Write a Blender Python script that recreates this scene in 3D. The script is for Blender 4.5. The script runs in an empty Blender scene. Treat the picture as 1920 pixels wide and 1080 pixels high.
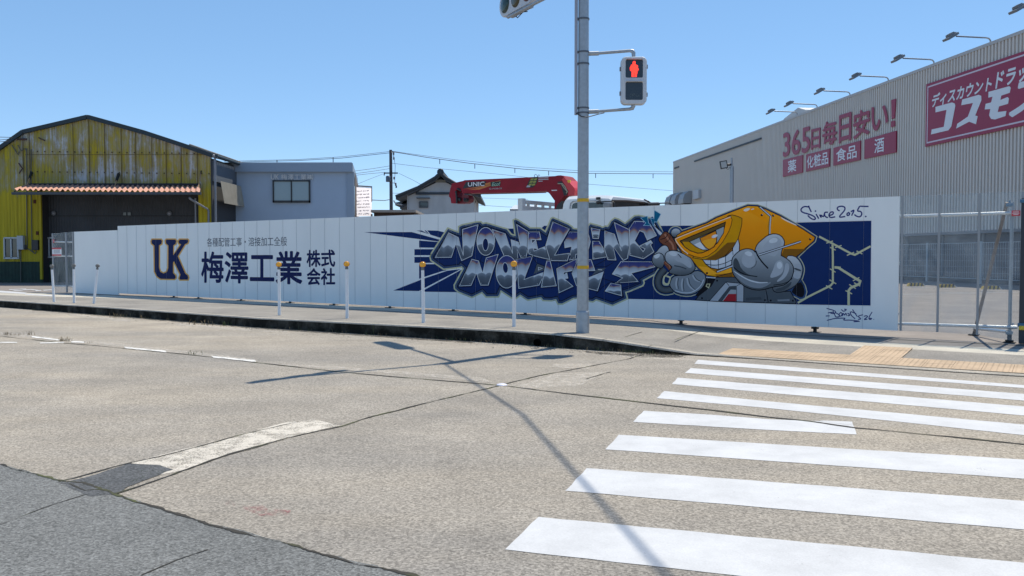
import bpy, bmesh, math, random
from mathutils import Vector, Matrix
from mathutils.geometry import tessellate_polygon
random.seed(7)
S = bpy.context.scene
COL = S.collection
R = math.radians

# ------------------------------------------------------------------ camera, sky, sun, exposure
F = 1640.0                       # focal length in photo pixels (1920 wide)
PITCH = math.atan(59.0 / F)
CAM = Vector((0, 0, 1.28))
cd = bpy.data.cameras.new('camera'); cam = bpy.data.objects.new('camera', cd); COL.objects.link(cam)
cam.location = CAM; cam.rotation_euler = (math.pi / 2 - PITCH, 0, 0)
cd.sensor_width = 36.0; cd.lens = F / 1920 * 36.0; cd.clip_end = 5000; cd.clip_start = 0.05
S.camera = cam

SUN_EL = R(62); SUN_AZ = math.atan2(.61, .79)
sv = Vector((math.sin(SUN_AZ) * math.cos(SUN_EL), math.cos(SUN_AZ) * math.cos(SUN_EL), math.sin(SUN_EL)))
W = bpy.data.worlds.new('World'); S.world = W; W.use_nodes = True
wn = W.node_tree; bg = wn.nodes['Background']
sky = wn.nodes.new('ShaderNodeTexSky'); sky.sky_type = 'NISHITA'; sky.sun_disc = False
sky.sun_elevation = SUN_EL; sky.sun_rotation = SUN_AZ
sky.air_density = 0.6; sky.dust_density = 0.0; sky.ozone_density = 6.0; sky.altitude = 0
hsv = wn.nodes.new('ShaderNodeHueSaturation'); hsv.inputs['Saturation'].default_value = 1.36; hsv.inputs['Hue'].default_value = 0.499; hsv.inputs['Value'].default_value = 1.47
gam = wn.nodes.new('ShaderNodeGamma'); gam.inputs[1].default_value = 0.53      # evens out the sky from zenith to horizon
wn.links.new(sky.outputs[0], gam.inputs[0]); wn.links.new(gam.outputs[0], hsv.inputs['Color']); wn.links.new(hsv.outputs[0], bg.inputs[0]); bg.inputs[1].default_value = 0.15
sl = bpy.data.lights.new('sun', 'SUN'); so = bpy.data.objects.new('sun', sl); COL.objects.link(so)
sl.energy = 3.05; sl.angle = R(0.53); sl.color = (1.0, 0.905, 0.75)
so.rotation_euler = (-sv).to_track_quat('-Z', 'Y').to_euler()
S.view_settings.view_transform = 'Standard'; S.view_settings.look = 'None'
S.view_settings.exposure = 0.80; S.view_settings.gamma = 1.0

# ------------------------------------------------------------------ helpers
def ray(x, y):
    u = (x - 960) / F; v = (540 - y) / F
    return Vector((u, math.cos(PITCH) + v * math.sin(PITCH), -math.sin(PITCH) + v * math.cos(PITCH)))
def onz(x, y, z=0.0):
    d = ray(x, y); t = (z - CAM.z) / d.z
    return CAM + d * t
def ondepth(x, y, Y):
    d = ray(x, y); return CAM + d * (Y / d.y)
def onplane(x, y, p0, n):
    d = ray(x, y); t = (p0 - CAM).dot(n) / d.dot(n)
    return CAM + d * t

MATS = {}
def N(nt, t, **kw):
    n = nt.nodes.new(t)
    for k, v in kw.items():
        if k in n.inputs: n.inputs[k].default_value = v
        else: setattr(n, k, v)
    return n
def mat(name, col, rough=0.6, metal=0.0, var=0.0, vscale=3.0, bump=0.0, bscale=40.0, stretch=(1, 1, 1), spec=0.5, col2=None, thr=None, emit=None, coat=0.0, fine=0.0, fscale=60.0):
    if name in MATS: return MATS[name]
    m = bpy.data.materials.new(name); m.use_nodes = True; nt = m.node_tree
    b = nt.nodes['Principled BSDF']
    b.inputs['Roughness'].default_value = rough; b.inputs['Metallic'].default_value = metal
    b.inputs['Specular IOR Level'].default_value = spec; b.inputs['Coat Weight'].default_value = coat
    b.inputs['Base Color'].default_value = (*col, 1)
    tc = N(nt, 'ShaderNodeTexCoord'); mp = N(nt, 'ShaderNodeMapping'); mp.inputs['Scale'].default_value = stretch
    nt.links.new(tc.outputs['Object'], mp.inputs[0])
    last = None
    if var > 0 or col2 is not None:
        no = N(nt, 'ShaderNodeTexNoise', Scale=vscale, Detail=6.0, Roughness=0.6)
        nt.links.new(mp.outputs[0], no.inputs['Vector'])
        cr = N(nt, 'ShaderNodeValToRGB')
        if col2 is None:
            cr.color_ramp.elements[0].position = .3; cr.color_ramp.elements[1].position = .7
            cr.color_ramp.elements[0].color = (*[c * (1 - var) for c in col], 1)
            cr.color_ramp.elements[1].color = (*[min(1, c * (1 + var)) for c in col], 1)
        else:
            t = thr or (.45, .55)
            cr.color_ramp.elements[0].position = t[0]; cr.color_ramp.elements[1].position = t[1]
            cr.color_ramp.elements[0].color = (*col, 1); cr.color_ramp.elements[1].color = (*col2, 1)
        nt.links.new(no.outputs['Fac'], cr.inputs[0]); last = cr.outputs[0]
    if fine > 0:
        nf = N(nt, 'ShaderNodeTexNoise', Scale=fscale, Detail=3.0, Roughness=0.7)
        nt.links.new(tc.outputs['Object'], nf.inputs['Vector'])
        mr = N(nt, 'ShaderNodeMapRange'); mr.inputs[1].default_value = .3; mr.inputs[2].default_value = .7
        mr.inputs[3].default_value = 1 - fine; mr.inputs[4].default_value = 1 + fine
        nt.links.new(nf.outputs['Fac'], mr.inputs[0])
        mx = N(nt, 'ShaderNodeVectorMath', operation='SCALE')
        if last is not None: nt.links.new(last, mx.inputs[0])
        else: mx.inputs[0].default_value = col
        nt.links.new(mr.outputs[0], mx.inputs['Scale']); last = mx.outputs[0]
    if last is not None: nt.links.new(last, b.inputs['Base Color'])
    if bump > 0:
        nb = N(nt, 'ShaderNodeTexNoise', Scale=bscale, Detail=4.0)
        nt.links.new(mp.outputs[0], nb.inputs['Vector'])
        bp = N(nt, 'ShaderNodeBump', Strength=bump, Distance=0.01)
        nt.links.new(nb.outputs['Fac'], bp.inputs['Height']); nt.links.new(bp.outputs[0], b.inputs['Normal'])
    if emit:
        b.inputs['Emission Color'].default_value = (*emit[0], 1); b.inputs['Emission Strength'].default_value = emit[1]
    MATS[name] = m
    return m

class MB:
    """collects shapes in world (or local) coordinates and links them as ONE mesh object"""
    def __init__(s): s.v = []; s.f = []; s.m = []; s.uv = {}; s.sm = []
    def add(s, vs, fs, mi=0, smooth=False, uvs=None):
        o = len(s.v); s.v += [Vector(v) for v in vs]
        for k, f in enumerate(fs):
            if uvs: s.uv[len(s.f)] = [uvs[i] for i in f]
            s.f.append([i + o for i in f]); s.m.append(mi); s.sm.append(smooth)
        return s
    def box(s, c, d, mi=0, ax=None, bev=0.0):
        """centre c, full size d, optional axes (3 unit vectors)"""
        c = Vector(c); ax = ax or (Vector((1, 0, 0)), Vector((0, 1, 0)), Vector((0, 0, 1)))
        h = [q / 2 for q in d]
        if bev <= 0:
            vs = [c + ax[0] * (h[0] * i) + ax[1] * (h[1] * j) + ax[2] * (h[2] * k) for i in (-1, 1) for j in (-1, 1) for k in (-1, 1)]
            fs = [(0, 1, 3, 2), (4, 6, 7, 5), (0, 4, 5, 1), (2, 3, 7, 6), (0, 2, 6, 4), (1, 5, 7, 3)]
            return s.add(vs, fs, mi)
        bm = bmesh.new(); bmesh.ops.create_cube(bm, size=1)
        for v in bm.verts: v.co = Vector((v.co.x * d[0], v.co.y * d[1], v.co.z * d[2]))
        bmesh.ops.bevel(bm, geom=bm.edges[:], offset=bev, segments=2, profile=.6, affect='EDGES')
        bm.verts.ensure_lookup_table()
        vs = [c + ax[0] * v.co.x + ax[1] * v.co.y + ax[2] * v.co.z for v in bm.verts]
        fs = [[v.index for v in f.verts] for f in bm.faces]; bm.free()
        return s.add(vs, fs, mi)
    def tube(s, pts, r, n=10, mi=0, cap=True):
        pts = [Vector(p) for p in pts]
        rs = r if isinstance(r, (list, tuple)) else [r] * len(pts)
        o = len(s.v); rings = []
        prev = None
        for i, p in enumerate(pts):
            if i == 0: t = pts[1] - p
            elif i == len(pts) - 1: t = p - pts[i - 1]
            else: t = (pts[i + 1] - p).normalized() + (p - pts[i - 1]).normalized()
            t.normalize()
            if prev is None:
                a = t.orthogonal().normalized()
            else:
                a = (prev - t * prev.dot(t)).normalized()
            prev = a; b = t.cross(a)
            rings.append([p + (a * math.cos(2 * math.pi * k / n) + b * math.sin(2 * math.pi * k / n)) * rs[i] for k in range(n)])
        vs = [v for rg in rings for v in rg]; fs = []
        for i in range(len(pts) - 1):
            for k in range(n):
                fs.append((i * n + k, i * n + (k + 1) % n, (i + 1) * n + (k + 1) % n, (i + 1) * n + k))
        s.add(vs, fs, mi, True)
        if cap:
            s.add(rings[0], [list(range(n))[::-1]], mi); s.add(rings[-1], [list(range(n))], mi)
        return s
    def prism(s, poly, dv, mi=0, mside=None):
        """poly: 3-D outline, extruded by dv"""
        poly = [Vector(p) for p in poly]; dv = Vector(dv); n = len(poly)
        tri = tessellate_polygon([poly])
        s.add(poly, [list(t) for t in tri], mi)
        s.add([p + dv for p in poly], [list(t)[::-1] for t in tri], mi)
        vs = poly + [p + dv for p in poly]
        s.add(vs, [(i, (i + 1) % n, n + (i + 1) % n, n + i) for i in range(n)], mi if mside is None else mside)
        return s
    def poly(s, poly, mi=0, uvs=None):
        poly = [Vector(p) for p in poly]
        return s.add(poly, [list(t) for t in tessellate_polygon([poly])], mi, uvs=uvs)
    def lathe(s, c, prof, n=20, mi=0, axis=(0, 0, 1)):
        """prof: (r, h) along axis"""
        c = Vector(c); ax = Vector(axis).normalized(); a = ax.orthogonal().normalized(); b = ax.cross(a)
        vs = []; fs = []
        for r, h in prof:
            for k in range(n):
                t = 2 * math.pi * k / n
                vs.append(c + ax * h + (a * math.cos(t) + b * math.sin(t)) * r)
        for i in range(len(prof) - 1):
            for k in range(n):
                fs.append((i * n + k, i * n + (k + 1) % n, (i + 1) * n + (k + 1) % n, (i + 1) * n + k))
        return s.add(vs, fs, mi, True)
    def build(s, name, mats, parent=None, fixn=True):
        off = Vector((0, 0, 0)); p = parent
        while p is not None: off += p.location; p = p.parent
        me = bpy.data.meshes.new(name)
        me.from_pydata([v - off for v in s.v], [], s.f)
        mats = mats if isinstance(mats, (list, tuple)) else [mats]
        for m in mats: me.materials.append(m)
        me.polygons.foreach_set('material_index', s.m)
        me.polygons.foreach_set('use_smooth', s.sm)
        if s.uv:
            ul = me.uv_layers.new(name='UVMap')
            for fi, us in s.uv.items():
                for li, q in zip(me.polygons[fi].loop_indices, us): ul.data[li].uv = q
        me.update()
        if fixn and not s.uv:
            bm = bmesh.new(); bm.from_mesh(me); bmesh.ops.recalc_face_normals(bm, faces=bm.faces); bm.to_mesh(me); bm.free()
        o = bpy.data.objects.new(name, me); COL.objects.link(o)
        if parent is not None: o.parent = parent
        return o

def tag(o, label, cat, group=None):
    o['label'] = label; o['category'] = cat
    if group: o['group'] = group
    return o
def thing(name, label, cat, loc, group=None):
    o = bpy.data.objects.new(name, None); COL.objects.link(o); o.location = Vector(loc)
    o.empty_display_size = .2
    return tag(o, label, cat, group)
def struct(o, kind='structure'):
    o['kind'] = kind; return o
def copy_tree(o, parent=None):
    c = o.copy(); COL.objects.link(c)
    if parent is not None: c.parent = parent
    for ch in list(o.children): copy_tree(ch, c)
    return c
UPV = Vector((0, 0, 1))
def text2d(body, off=0.0, res=3):
    """filled outline of a text: (verts in the unit box, triangles/faces, width/height)"""
    c = bpy.data.curves.new('lettering', 'FONT'); c.body = body; c.offset = off; c.resolution_u = res
    c.dimensions = '2D'; c.fill_mode = 'FRONT'
    o = bpy.data.objects.new('lettering', c); COL.objects.link(o)
    dg = bpy.context.evaluated_depsgraph_get(); me = bpy.data.meshes.new_from_object(o.evaluated_get(dg))
    xs = [v.co.x for v in me.vertices]; ys = [v.co.y for v in me.vertices]
    x0, x1, y0, y1 = min(xs), max(xs), min(ys), max(ys)
    vs = [((v.co.x - x0) / (x1 - x0), (v.co.y - y0) / (y1 - y0)) for v in me.vertices]
    fs = [list(p.vertices) for p in me.polygons]
    COL.objects.unlink(o); bpy.data.objects.remove(o); bpy.data.curves.remove(c); bpy.data.meshes.remove(me)
    return vs, fs
def text_on(mb, body, quad, n, h=0.0, off=0.0, mi=0, thick=0.0, shear=0.0):
    """quad: 3-D corners bottom-left, bottom-right, top-right, top-left; n: outward normal"""
    vs, fs = text2d(body, 0.0); q = [Vector(p) for p in quad]; n = Vector(n)
    def P(u, v):
        u += shear * (v - .5)
        return (q[0] * (1 - u) + q[1] * u) * (1 - v) + (q[3] * (1 - u) + q[2] * u) * v + n * h
    pts = [P(*v) for v in vs]
    if off > 0:                     # bolder strokes: the glyphs again, shifted a little each way, each a coat of its own
        eu = (q[1] - q[0]).normalized(); ev = UPV; ch = (q[3] - q[0]).length; e = off * ch
        for k, (a, b) in enumerate(((1, 0), (-1, 0), (0, 1), (0, -1), (.7, .7), (-.7, .7), (.7, -.7), (-.7, -.7))):
            mb.add([p + eu * (a * e) + ev * (b * e) + n * (.00025 * (k + 1)) for p in pts], fs, mi)
    mb.add(pts, fs, mi)
    if thick > 0:
        from collections import Counter
        cnt = Counter(); 
        for f in fs:
            for a, b in zip(f, f[1:] + f[:1]): cnt[(min(a, b), max(a, b))] += 1
        bd = [e for e, k in cnt.items() if k == 1]
        back = [p - n * thick for p in pts]
        mb.add(pts + back, [(a, b, b + len(pts), a + len(pts)) for a, b in bd], mi)
def interp(xs, ys, x):
    if x <= xs[0]: i = 0
    elif x >= xs[-1]: i = len(xs) - 2
    else: i = max(k for k in range(len(xs) - 1) if xs[k] <= x)
    t = (x - xs[i]) / (xs[i + 1] - xs[i]); return ys[i] + (ys[i + 1] - ys[i]) * t
def chaikin(p, k=2, closed=True):
    for _ in range(k):
        q = []
        n = len(p)
        for i in range(n if closed else n - 1):
            a = p[i]; b = p[(i + 1) % n]
            q.append((a[0] * .75 + b[0] * .25, a[1] * .75 + b[1] * .25)); q.append((a[0] * .25 + b[0] * .75, a[1] * .25 + b[1] * .75))
        if not closed: q = [p[0]] + q + [p[-1]]
        p = q
    return p
def T(ox, oy, s=9.6):
    return lambda *pts: [(ox + x / s, oy + y / s) for x, y in pts]
# ------------------------------------------------------------------ materials of the setting
def ground_mat(name, cols, rough=.9, speck=.35, spot=(1.0, 1.0), streak=None, macro=.25):
    """aggregate surface: broad tint, pebbles (voronoi cells) and grit"""
    m = bpy.data.materials.new(name); m.use_nodes = True; nt = m.node_tree; L = nt.links
    b = nt.nodes['Principled BSDF']; b.inputs['Roughness'].default_value = rough; b.inputs['Specular IOR Level'].default_value = .25
    tc = N(nt, 'ShaderNodeTexCoord')
    n1 = N(nt, 'ShaderNodeTexNoise', Scale=macro, Detail=5.0, Roughness=.6)
    if streak:
        mp = N(nt, 'ShaderNodeMapping'); mp.inputs['Rotation'].default_value = (0, 0, streak[0]); mp.inputs['Scale'].default_value = (streak[1], 1, 1)
        L.new(tc.outputs['Object'], mp.inputs[0]); L.new(mp.outputs[0], n1.inputs['Vector'])
    else: L.new(tc.outputs['Object'], n1.inputs['Vector'])
    cr = N(nt, 'ShaderNodeValToRGB'); cr.color_ramp.elements[0].position = .33; cr.color_ramp.elements[1].position = .67
    cr.color_ramp.elements[0].color = (*cols[0], 1); cr.color_ramp.elements[1].color = (*cols[1], 1)
    if len(cols) > 2:
        e = cr.color_ramp.elements.new(.5); e.color = (*cols[2], 1)
    L.new(n1.outputs['Fac'], cr.inputs[0])
    vo = N(nt, 'ShaderNodeTexVoronoi', Scale=95.0 * spot[0]); L.new(tc.outputs['Object'], vo.inputs['Vector'])
    sx = N(nt, 'ShaderNodeSeparateColor'); L.new(vo.outputs['Color'], sx.inputs[0])
    m1 = N(nt, 'ShaderNodeMapRange'); m1.inputs[3].default_value = 1 - speck; m1.inputs[4].default_value = 1 + speck
    L.new(sx.outputs[0], m1.inputs[0])
    n2 = N(nt, 'ShaderNodeTexNoise', Scale=55.0 * spot[1], Detail=5.0, Roughness=.75); L.new(tc.outputs['Object'], n2.inputs['Vector'])
    m2 = N(nt, 'ShaderNodeMapRange'); m2.inputs[1].default_value = .3; m2.inputs[2].default_value = .7; m2.inputs[3].default_value = 1 - speck * .9; m2.inputs[4].default_value = 1 + speck * .9
    L.new(n2.outputs['Fac'], m2.inputs[0])
    n3 = N(nt, 'ShaderNodeTexNoise', Scale=1.1, Detail=6.0, Roughness=.62); L.new(tc.outputs['Object'], n3.inputs['Vector'])
    m3 = N(nt, 'ShaderNodeMapRange'); m3.inputs[1].default_value = .3; m3.inputs[2].default_value = .7; m3.inputs[3].default_value = .84; m3.inputs[4].default_value = 1.12
    L.new(n3.outputs['Fac'], m3.inputs[0])
    a = N(nt, 'ShaderNodeMath', operation='MULTIPLY'); L.new(m1.outputs[0], a.inputs[0]); L.new(m2.outputs[0], a.inputs[1])
    a2 = N(nt, 'ShaderNodeMath', operation='MULTIPLY'); L.new(a.outputs[0], a2.inputs[0]); L.new(m3.outputs[0], a2.inputs[1])
    vm = N(nt, 'ShaderNodeVectorMath', operation='SCALE'); L.new(cr.outputs[0], vm.inputs[0]); L.new(a2.outputs[0], vm.inputs['Scale'])
    L.new(vm.outputs[0], b.inputs['Base Color'])
    bp = N(nt, 'ShaderNodeBump', Strength=.5, Distance=.006); L.new(a.outputs[0], bp.inputs['Height']); L.new(bp.outputs[0], b.inputs['Normal'])
    MATS[name] = m; return m
def worn_paint(name, col, lo, hi, scale=9.0, fine=60.0, dirt=False):
    """paint that has flaked off in places: the road shows through"""
    m = bpy.data.materials.new(name); m.use_nodes = True; nt = m.node_tree; L = nt.links
    b = nt.nodes['Principled BSDF']; b.inputs['Base Color'].default_value = (*col, 1); b.inputs['Roughness'].default_value = .8
    out = nt.nodes['Material Output']; tc = N(nt, 'ShaderNodeTexCoord')
    n1 = N(nt, 'ShaderNodeTexNoise', Scale=scale, Detail=8.0, Roughness=.75); L.new(tc.outputs['Object'], n1.inputs['Vector'])
    n2 = N(nt, 'ShaderNodeTexNoise', Scale=fine, Detail=3.0); L.new(tc.outputs['Object'], n2.inputs['Vector'])
    ad = N(nt, 'ShaderNodeMath', operation='MULTIPLY_ADD'); ad.inputs[1].default_value = .5; L.new(n2.outputs['Fac'], ad.inputs[0]); L.new(n1.outputs['Fac'], ad.inputs[2])
    mr = N(nt, 'ShaderNodeMapRange'); mr.inputs[1].default_value = lo; mr.inputs[2].default_value = hi; L.new(ad.outputs[0], mr.inputs[0])
    if dirt:                                     # grey scuffs rolled into the paint
        n3 = N(nt, 'ShaderNodeTexNoise', Scale=2.3, Detail=7.0, Roughness=.7); L.new(tc.outputs['Object'], n3.inputs['Vector'])
        m3 = N(nt, 'ShaderNodeMapRange'); m3.inputs[1].default_value = .35; m3.inputs[2].default_value = .62; m3.inputs[3].default_value = .86; m3.inputs[4].default_value = 1.04; L.new(n3.outputs['Fac'], m3.inputs[0])
        m4 = N(nt, 'ShaderNodeMapRange'); m4.inputs[1].default_value = .3; m4.inputs[2].default_value = .7; m4.inputs[3].default_value = .93; m4.inputs[4].default_value = 1.05; L.new(n2.outputs['Fac'], m4.inputs[0])
        mm = N(nt, 'ShaderNodeMath', operation='MULTIPLY'); L.new(m3.outputs[0], mm.inputs[0]); L.new(m4.outputs[0], mm.inputs[1])
        vs_ = N(nt, 'ShaderNodeVectorMath', operation='SCALE'); vs_.inputs[0].default_value = col; L.new(mm.outputs[0], vs_.inputs['Scale']); L.new(vs_.outputs[0], b.inputs['Base Color'])
        bp = N(nt, 'ShaderNodeBump', Strength=.3, Distance=.004); L.new(n2.outputs['Fac'], bp.inputs['Height']); L.new(bp.outputs[0], b.inputs['Normal'])
    tr = N(nt, 'ShaderNodeBsdfTransparent'); mx = N(nt, 'ShaderNodeMixShader')
    L.new(mr.outputs[0], mx.inputs[0]); L.new(tr.outputs[0], mx.inputs[1]); L.new(b.outputs[0], mx.inputs[2]); L.new(mx.outputs[0], out.inputs[0])
    MATS[name] = m; return m

M_road = ground_mat('road concrete', [(.245, .231, .210), (.38, .335, .270), (.308, .281, .241)], speck=.36, streak=(R(37), .25), macro=.5)
M_asph = ground_mat('dark asphalt', [(.14, .147, .148), (.185, .19, .187)], speck=.42, spot=(1.1, 1.2))
M_walk = ground_mat('sidewalk asphalt', [(.225, .215, .20), (.295, .278, .25)], speck=.28, spot=(1.3, 1.6), macro=.8)
M_lot = ground_mat('lot asphalt', [(.21, .19, .178), (.26, .235, .215)], speck=.15, spot=(1.5, 1.5), macro=.3)
M_conc = ground_mat('kerb concrete', [(.32, .30, .265), (.43, .395, .34)], speck=.25, spot=(1.2, 1.0), macro=2.0)
M_cream = ground_mat('pale concrete', [(.42, .40, .35), (.52, .49, .42)], speck=.15, spot=(1.5, 1.5), macro=2.0)
M_earth = ground_mat('earth', [(.16, .15, .13), (.2, .18, .15)], speck=.2)
M_line = worn_paint('road paint', (.53, .545, .565), .46, .56, scale=4.5, fine=110.0, dirt=True)
M_worn = worn_paint('worn white paint', (.58, .54, .47), .58, .78, scale=7.0, fine=90.0, dirt=True)
M_worn2 = worn_paint('very worn paint', (.55, .51, .45), .62, .95, scale=10)
M_red = worn_paint('faded red spray', (.35, .10, .11), .72, 1.05, scale=16)
M_crack = mat('joint filler', (.035, .032, .026), rough=.95, col2=(.075, .085, .03), thr=(.5, .62), vscale=2.5)
M_dark = mat('black rubber', (.012, .012, .013), rough=.7)
M_black = mat('black plastic', (.015, .015, .017), rough=.45)
M_galv = mat('galvanised steel', (.36, .39, .42), rough=.45, metal=.55, var=.12, vscale=14)
M_pipe = mat('bright pipe steel', (.62, .64, .66), rough=.3, metal=.8, var=.08, vscale=20)
M_alum = mat('aluminium frame', (.30, .315, .33), rough=.5, metal=.2)
M_white = mat('white paint', (.78, .80, .82), rough=.45, var=.03, vscale=5)
M_glassd = mat('dark glass', (.02, .03, .035), rough=.06, spec=.8)

# ------------------------------------------------------------------ ground, road, kerb, sidewalk, lot
g = MB(); g.add([(-1500, -1500, -.12), (1500, -1500, -.12), (1500, 1500, -.12), (-1500, 1500, -.12)], [(0, 1, 2, 3)])
struct(g.build('ground', M_earth))

KX = [0, 240, 480, 720, 960, 1040, 1130, 1210, 1302, 1440, 1627, 1920]
KY = [576, 594, 613.7, 629, 645, 652, 658, 662, 667, 675, 688, 707]
KZ = [.175, .17, .17, .18, .195, .195, .155, .095, .03, .015, .015, .015]
WX = [0, 200, 480, 730, 960, 1085, 1210, 1335, 1440, 1690, 1920]
WY = [553.5, 558.5, 570, 582.5, 597, 604, 613, 630, 639.5, 654, 666]
WZ = [.14, .14, .14, .14, .14, .13, .115, .09, .08, .07, .065]
DY = [6, 5, 5, 5.5, 7, 7.5, 8, 9, 9.5, 10, 10.5]        # depth of the pale strip in photo pixels
cols = sorted(set([0, 60, 120, 180, 240, 300, 360, 420, 480, 560, 640, 720, 800, 880, 960, 1000, 1040, 1085, 1130, 1170, 1210, 1255, 1302, 1335, 1380, 1440, 1530, 1627, 1690, 1760, 1840, 1920]))
def extend(pts, dl, dr):
    a = (pts[0] - pts[3]); a.z = 0; a.normalize(); b = (pts[-1] - pts[-4]); b.z = 0; b.normalize()
    return [pts[0] + a * dl] + pts + [pts[-1] + b * dr]
kb = extend([onz(x, interp(KX, KY, x), 0) for x in cols], 45, 22)
kz = [KZ[0]] + [interp(KX, KZ, x) for x in cols] + [KZ[-1]]
wf = extend([onz(x, interp(WX, WY, x), interp(WX, WZ, x)) for x in cols], 45, 22)
wb = extend([onz(x, interp(WX, WY, x) - interp(WX, DY, x), interp(WX, WZ, x)) for x in cols], 45, 22)
n_ = len(kb)
kin = []
for i in range(n_):
    a = kb[max(0, i - 1)]; b = kb[min(n_ - 1, i + 1)]; d = (b - a); d.z = 0; d.normalize()
    kin.append(kb[i] + Vector((-d.y, d.x, 0)) * .16)
# road sheet: everything on the near side of the kerb
rd = MB(); pl = [Vector((p.x, p.y, 0)) for p in kb]
near = [Vector((-60 + 120 * i / (n_ - 1), -25, 0)) for i in range(n_)]
for i in range(n_ - 1): rd.add([near[i], near[i + 1], pl[i + 1], pl[i]], [(0, 1, 2, 3)])
struct(rd.build('road', M_road))
kk = MB()
for i in range(n_ - 1):
    q = []
    for j in (i, i + 1):
        p = kb[j]; r = kin[j]; z = kz[j]; e = (r - p) * .12
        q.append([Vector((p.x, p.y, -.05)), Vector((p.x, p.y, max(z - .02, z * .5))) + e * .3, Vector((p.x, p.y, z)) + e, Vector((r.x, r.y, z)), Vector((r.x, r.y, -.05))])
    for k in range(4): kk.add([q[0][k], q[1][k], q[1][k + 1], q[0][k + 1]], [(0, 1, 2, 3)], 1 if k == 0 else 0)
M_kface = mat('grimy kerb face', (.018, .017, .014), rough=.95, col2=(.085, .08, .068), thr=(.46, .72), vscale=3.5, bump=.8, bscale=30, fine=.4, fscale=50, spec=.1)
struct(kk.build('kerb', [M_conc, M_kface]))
sw = MB()
for i in range(n_ - 1):
    a = [Vector((kin[j].x, kin[j].y, kz[j] - .004)) for j in (i, i + 1)]; b = [wf[i + 1], wf[i]]
    sw.add(a + b, [(0, 1, 2, 3)])
struct(sw.build('sidewalk', M_walk))
st = MB()
for i in range(n_ - 1):
    st.add([wf[i], wf[i + 1], wb[i + 1], wb[i]], [(0, 1, 2, 3)])
struct(st.build('boundary_strip', M_cream))
lt = MB(); far = [Vector((-110 + 220 * i / (n_ - 1), 140, .12)) for i in range(n_)]
mid = [wb[i] * .93 + far[i] * .07 for i in range(n_)]
for i in range(n_): mid[i].z = .125
for i in range(n_ - 1):
    lt.add([wb[i], wb[i + 1], mid[i + 1], mid[i]], [(0, 1, 2, 3)]); lt.add([mid[i], mid[i + 1], far[i + 1], far[i]], [(0, 1, 2, 3)])
struct(lt.build('parking_lot', M_lot))

def ribbon(mb, pts, w, jit=.3, seg=.12, mi=0, z=None):
    """thin irregular strip along 3-D points"""
    out = []
    for a, b in zip(pts, pts[1:]):
        k = max(1, int((b - a).length / seg * 1.6))
        out += [a.lerp(b, i / k) for i in range(k)]
    out.append(pts[-1]); vs = []
    wob = 0; wid = 0
    for i, p in enumerate(out):
        d = out[min(i + 1, len(out) - 1)] - out[max(i - 1, 0)]; d.z = 0; d.normalize(); nn = Vector((-d.y, d.x, 0))
        wob = wob * .9 + random.uniform(-1, 1) * w * jit * .45; wid = wid * .8 + random.uniform(-1, 1) * jit * .7
        ww = w * max(.25, 1 + wid)
        vs += [p + nn * (wob + ww / 2), p + nn * (wob - ww / 2)]
    mb.add(vs, [(2 * i, 2 * i + 1, 2 * i + 3, 2 * i + 2) for i in range(len(out) - 1)], mi)
def rough_poly(pts, seg=.1, amp=.012):
    out = []
    n = len(pts)
    for i in range(n):
        a, b = pts[i], pts[(i + 1) % n]; k = max(1, int((b - a).length / seg)); d = (b - a); nn = Vector((-d.y, d.x, 0)).normalized() if d.length > 0 else Vector((0, 0, 0))
        for j in range(k): out.append(a.lerp(b, j / k) + nn * (random.uniform(-amp, amp) if j else 0))
    return out
# dark asphalt in the near left corner
edge = [(-260, 805), (0, 870), (70, 888), (118, 902), (155, 905), (215, 925), (300, 953), (400, 983), (480, 1002), (620, 1040), (775, 1078), (960, 1128)]
e3 = [onz(x, y, .002) for x, y in edge]
ax_ = []
for a, b in zip(e3, e3[1:]):
    k = max(1, int((b - a).length / .05)); d = b - a; nn = Vector((-d.y, d.x, 0)).normalized()
    for j in range(k): ax_.append(a.lerp(b, j / k) + nn * (random.uniform(-.011, .011) if j else 0))
ax_.append(e3[-1])
asp = MB(); low = [Vector((p.x * 1.0, -3 + 0.0 * p.y, .002)) for p in ax_]
for i in range(len(ax_) - 1): asp.add([low[i], low[i + 1], ax_[i + 1], ax_[i]], [(0, 1, 2, 3)])
struct(asp.build('side_road', M_asph))
patch = MB()
patch.poly(rough_poly([onz(x, y, .0032) for x, y in [(110, 905), (160, 895), (205, 880), (243, 869), (300, 872), (325, 880), (300, 890), (240, 912), (212, 927), (170, 930)]], .06, .012))
struct(patch.build('asphalt_patch', ground_mat('patch asphalt', [(.085, .09, .096), (.12, .125, .13)], speck=.4, macro=2.0)))
cr = MB()
Z4 = .0045
ribbon(cr, [onz(x, y, Z4) for x, y in edge[1:]], .013, .95, .03)
ribbon(cr, [onz(x, y, Z4) for x, y in [(110, 903), (150, 893), (205, 877), (250, 866), (330, 848), (452, 815), (560, 790)]], .012, .5, .06)
ribbon(cr, [onz(x, y, Z4) for x, y in [(215, 926), (300, 898), (420, 855), (540, 820), (640, 799), (700, 780), (800, 755), (940, 722), (1010, 704), (1100, 688), (1180, 672), (1205, 664)]], .022, .5, .08)
ribbon(cr, [onz(x, y, Z4) for x, y in [(-60, 622), (0, 630), (110, 642), (225, 652), (350, 664), (480, 679), (640, 697), (800, 711), (940, 722), (1100, 742), (1230, 757), (1330, 768), (1460, 783), (1520, 789), (1600, 801), (1760, 816), (1920, 832), (2100, 850)]], .026, .5, .09)
ribbon(cr, [onz(x, y, Z4) for x, y in [(0, 983), (40, 968), (80, 952), (130, 936), (160, 927)]], .006, .7, .05)
ribbon(cr, [onz(x, y, Z4) for x, y in [(265, 1078), (330, 1050), (390, 1030)]], .006, .7, .05)
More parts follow.
